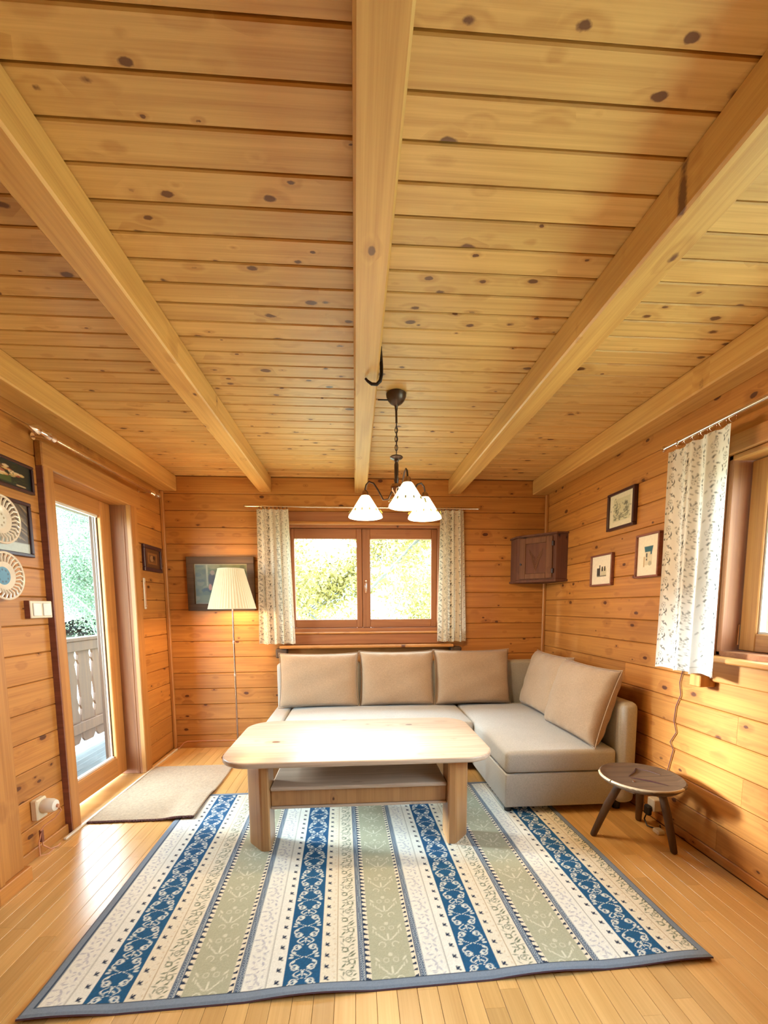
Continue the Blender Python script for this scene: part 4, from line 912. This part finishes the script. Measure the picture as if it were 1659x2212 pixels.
for i in range(len(gapy)-1):
    y0, y1 = gapy[i], gapy[i+1]; L_ = [(y0+g, z) for z, g in prof]; R_2 = [(y1-g, z) for z, g in prof]
    pts = L_+R_2[::-1]; m4 = frameM((0, 0, 0), (0, 1, 0), (0, 0, 1), (1, 0, 0)); mb = MB().prism(pts, 0, .022, m4); me = mb.mesh(); bm = bmesh.new(); bm.from_mesh(me); bmesh.ops.recalc_face_normals(bm, faces=bm.faces[:]); bm.to_mesh(me); bm.free(); link('baluster_board', me, M['balc'], RLg)
bpst = tag(MB().bbox(-2.30, -2.18, 4.0, 4.12, -.12, 2.43, .006).build('balcony_post', M['balc']), 'dark square balcony post seen through the glass door', 'post')
tag(MB().bbox(-1.99, XL-.17, 3.50, 3.75, -.12, 2.43, .006).build('trim_11', M['balc']), 'outer cladding of the log wall beside the balcony door', kind='structure')
ro = tag(MB().box(-2.85, XL-.17, 1.5, 7.5, 2.44, 2.52).build('balcony_roof', M['balc']), 'balcony roof boarding above the glass door', kind='structure')
for k in range(8): MB().bbox(-2.85, XL-.18, 2.6+.6*k, 2.7+.6*k, 2.30, 2.44, .005).build('rafter', M['deckm'], ro)
MB().bbox(-2.90, -2.85, 1.5, 7.5, 2.28, 2.5, .005).build('fascia', M['balc'], ro)

# ------------------------------------------------------------------ outdoors
gr = tag(MB().box(-90, 60, -40, 110, -3.3, -3.0).build('meadow', M['grass']), 'meadow around the house', kind='structure')
def hill(name, label, cx, cy, L_, D_, H_, ang, seed):
    U, V = np.meshgrid(np.linspace(-1, 1, 90), np.linspace(-1, 1, 40)); rg = np.random.default_rng(seed)
    Hh = H_*np.exp(-(V*1.6)**2)*(.75+.25*np.cos(U*3.2+seed))*np.clip(1.2-np.abs(U), 0, 1)+rg.random(U.shape)*1.3
    o = link(name, grid_mesh(name, np.stack([U*L_/2, V*D_/2, Hh-3.2], -1)), M['hill'], None, False, Matrix.Translation((cx, cy, 0)) @ Matrix.Rotation(ang, 4, 'Z')); tag(o, label, kind='structure')
hill('hillside', 'wooded hillside beyond the balcony', -62, 78, 170, 60, 36, math.radians(60), 1)
hill('hillside', 'low wooded hill behind the garden', 25, 95, 150, 50, 20, 0, 2)
def tree(label, x, y, H_, R_, nleaf, lm, seed, base=-3.0, ls=.05, crown=(.45, 1.0)):
    rr = random.Random(seed); g = np.random.default_rng(seed); e = empty('garden_tree', (x, y, base)); tag(e, label, 'tree')
    mb = MB(); tips = []
    def br(p, d, L, r, lev):
        n_ = 4; pts = [p]; q = p.copy(); dd = d.copy()
        for k in range(n_): dd = (dd+Vector((rr.uniform(-.16, .16), rr.uniform(-.16, .16), rr.uniform(-.02, .14)))).normalized(); q = q+dd*L/n_; pts.append(q.copy())
        mb.tube([tuple(v) for v in pts], [r*(1-.14*k) for k in range(len(pts))], 6)
        for v in pts[1:]: tips.append(tuple(v))
        if lev < 3:
            for k in range(3 if lev else 5):
                s = pts[rr.choice((2, 3, 4)) if lev else rr.choice((1, 2, 3, 4))]; a = rr.uniform(0, 2*PI); u_ = rr.uniform(.3, 1.0)
                br(s.copy(), Vector((math.cos(a), math.sin(a), u_)).normalized(), L*rr.uniform(.5, .7), r*.5, lev+1)
    br(Vector((0, 0, 0)), Vector((0, 0, 1)), H_*.62, H_*.009, 0)
    mb.build('trunk', M['bark'], e, True)
    tp = np.array(tips); tp = tp[tp[:, 2] > H_*.22]; c_ = tp[g.integers(0, len(tp), nleaf)]+g.normal(0, R_*.16, (nleaf, 3))
    a = g.normal(size=(nleaf, 3)); a /= np.linalg.norm(a, axis=1)[:, None]; b = np.cross(a, g.normal(size=(nleaf, 3))); b /= np.linalg.norm(b, axis=1)[:, None]
    s = ls*g.uniform(.6, 1.3, (nleaf, 1)); Q = np.stack([c_-a*s, c_-b*s*.5, c_+a*s, c_+b*s*.5], 1).reshape(-1, 3)
    me = bpy.data.meshes.new('leaves'); me.vertices.add(len(Q)); me.vertices.foreach_set('co', Q.astype(np.float32).ravel()); me.loops.add(len(Q)); me.loops.foreach_set('vertex_index', np.arange(len(Q), dtype=np.int32)); me.polygons.add(nleaf); me.polygons.foreach_set('loop_start', np.arange(0, len(Q), 4, dtype=np.int32)); me.update(calc_edges=True)
    link('leaves', me, lm, e)['kind'] = 'stuff'
G = 'trees in the garden'
tree('yellow autumn tree filling the left pane of the back window', -1.6, 14, 9.5, 2.2, 22000, M['leafY'], 3)
tree('bare-branched yellowish tree nearest the window mullion', .55, 8.5, 7.2, 1.3, 28000, M['leafY'], 12)
tree('bluish green tree behind the right pane of the back window', 4.2, 19, 12.5, 2.6, 30000, M['leafB'], 5)
tree('low yellow shrub-like tree at the bottom right of the back window', 3.0, 12.5, 5.6, 1.6, 14000, M['leafY'], 7)
tree('green tree beyond the balcony rail, near the door frame', -10.3, 18.5, 8, 2.4, 24000, M['leafG'], 9)
tree('taller green tree further left beyond the balcony rail', -17, 26, 11, 3, 28000, M['leafG'], 10)
tree('green tree outside the right window', 14, 15, 8, 2.6, 16000, M['leafG'], 14)
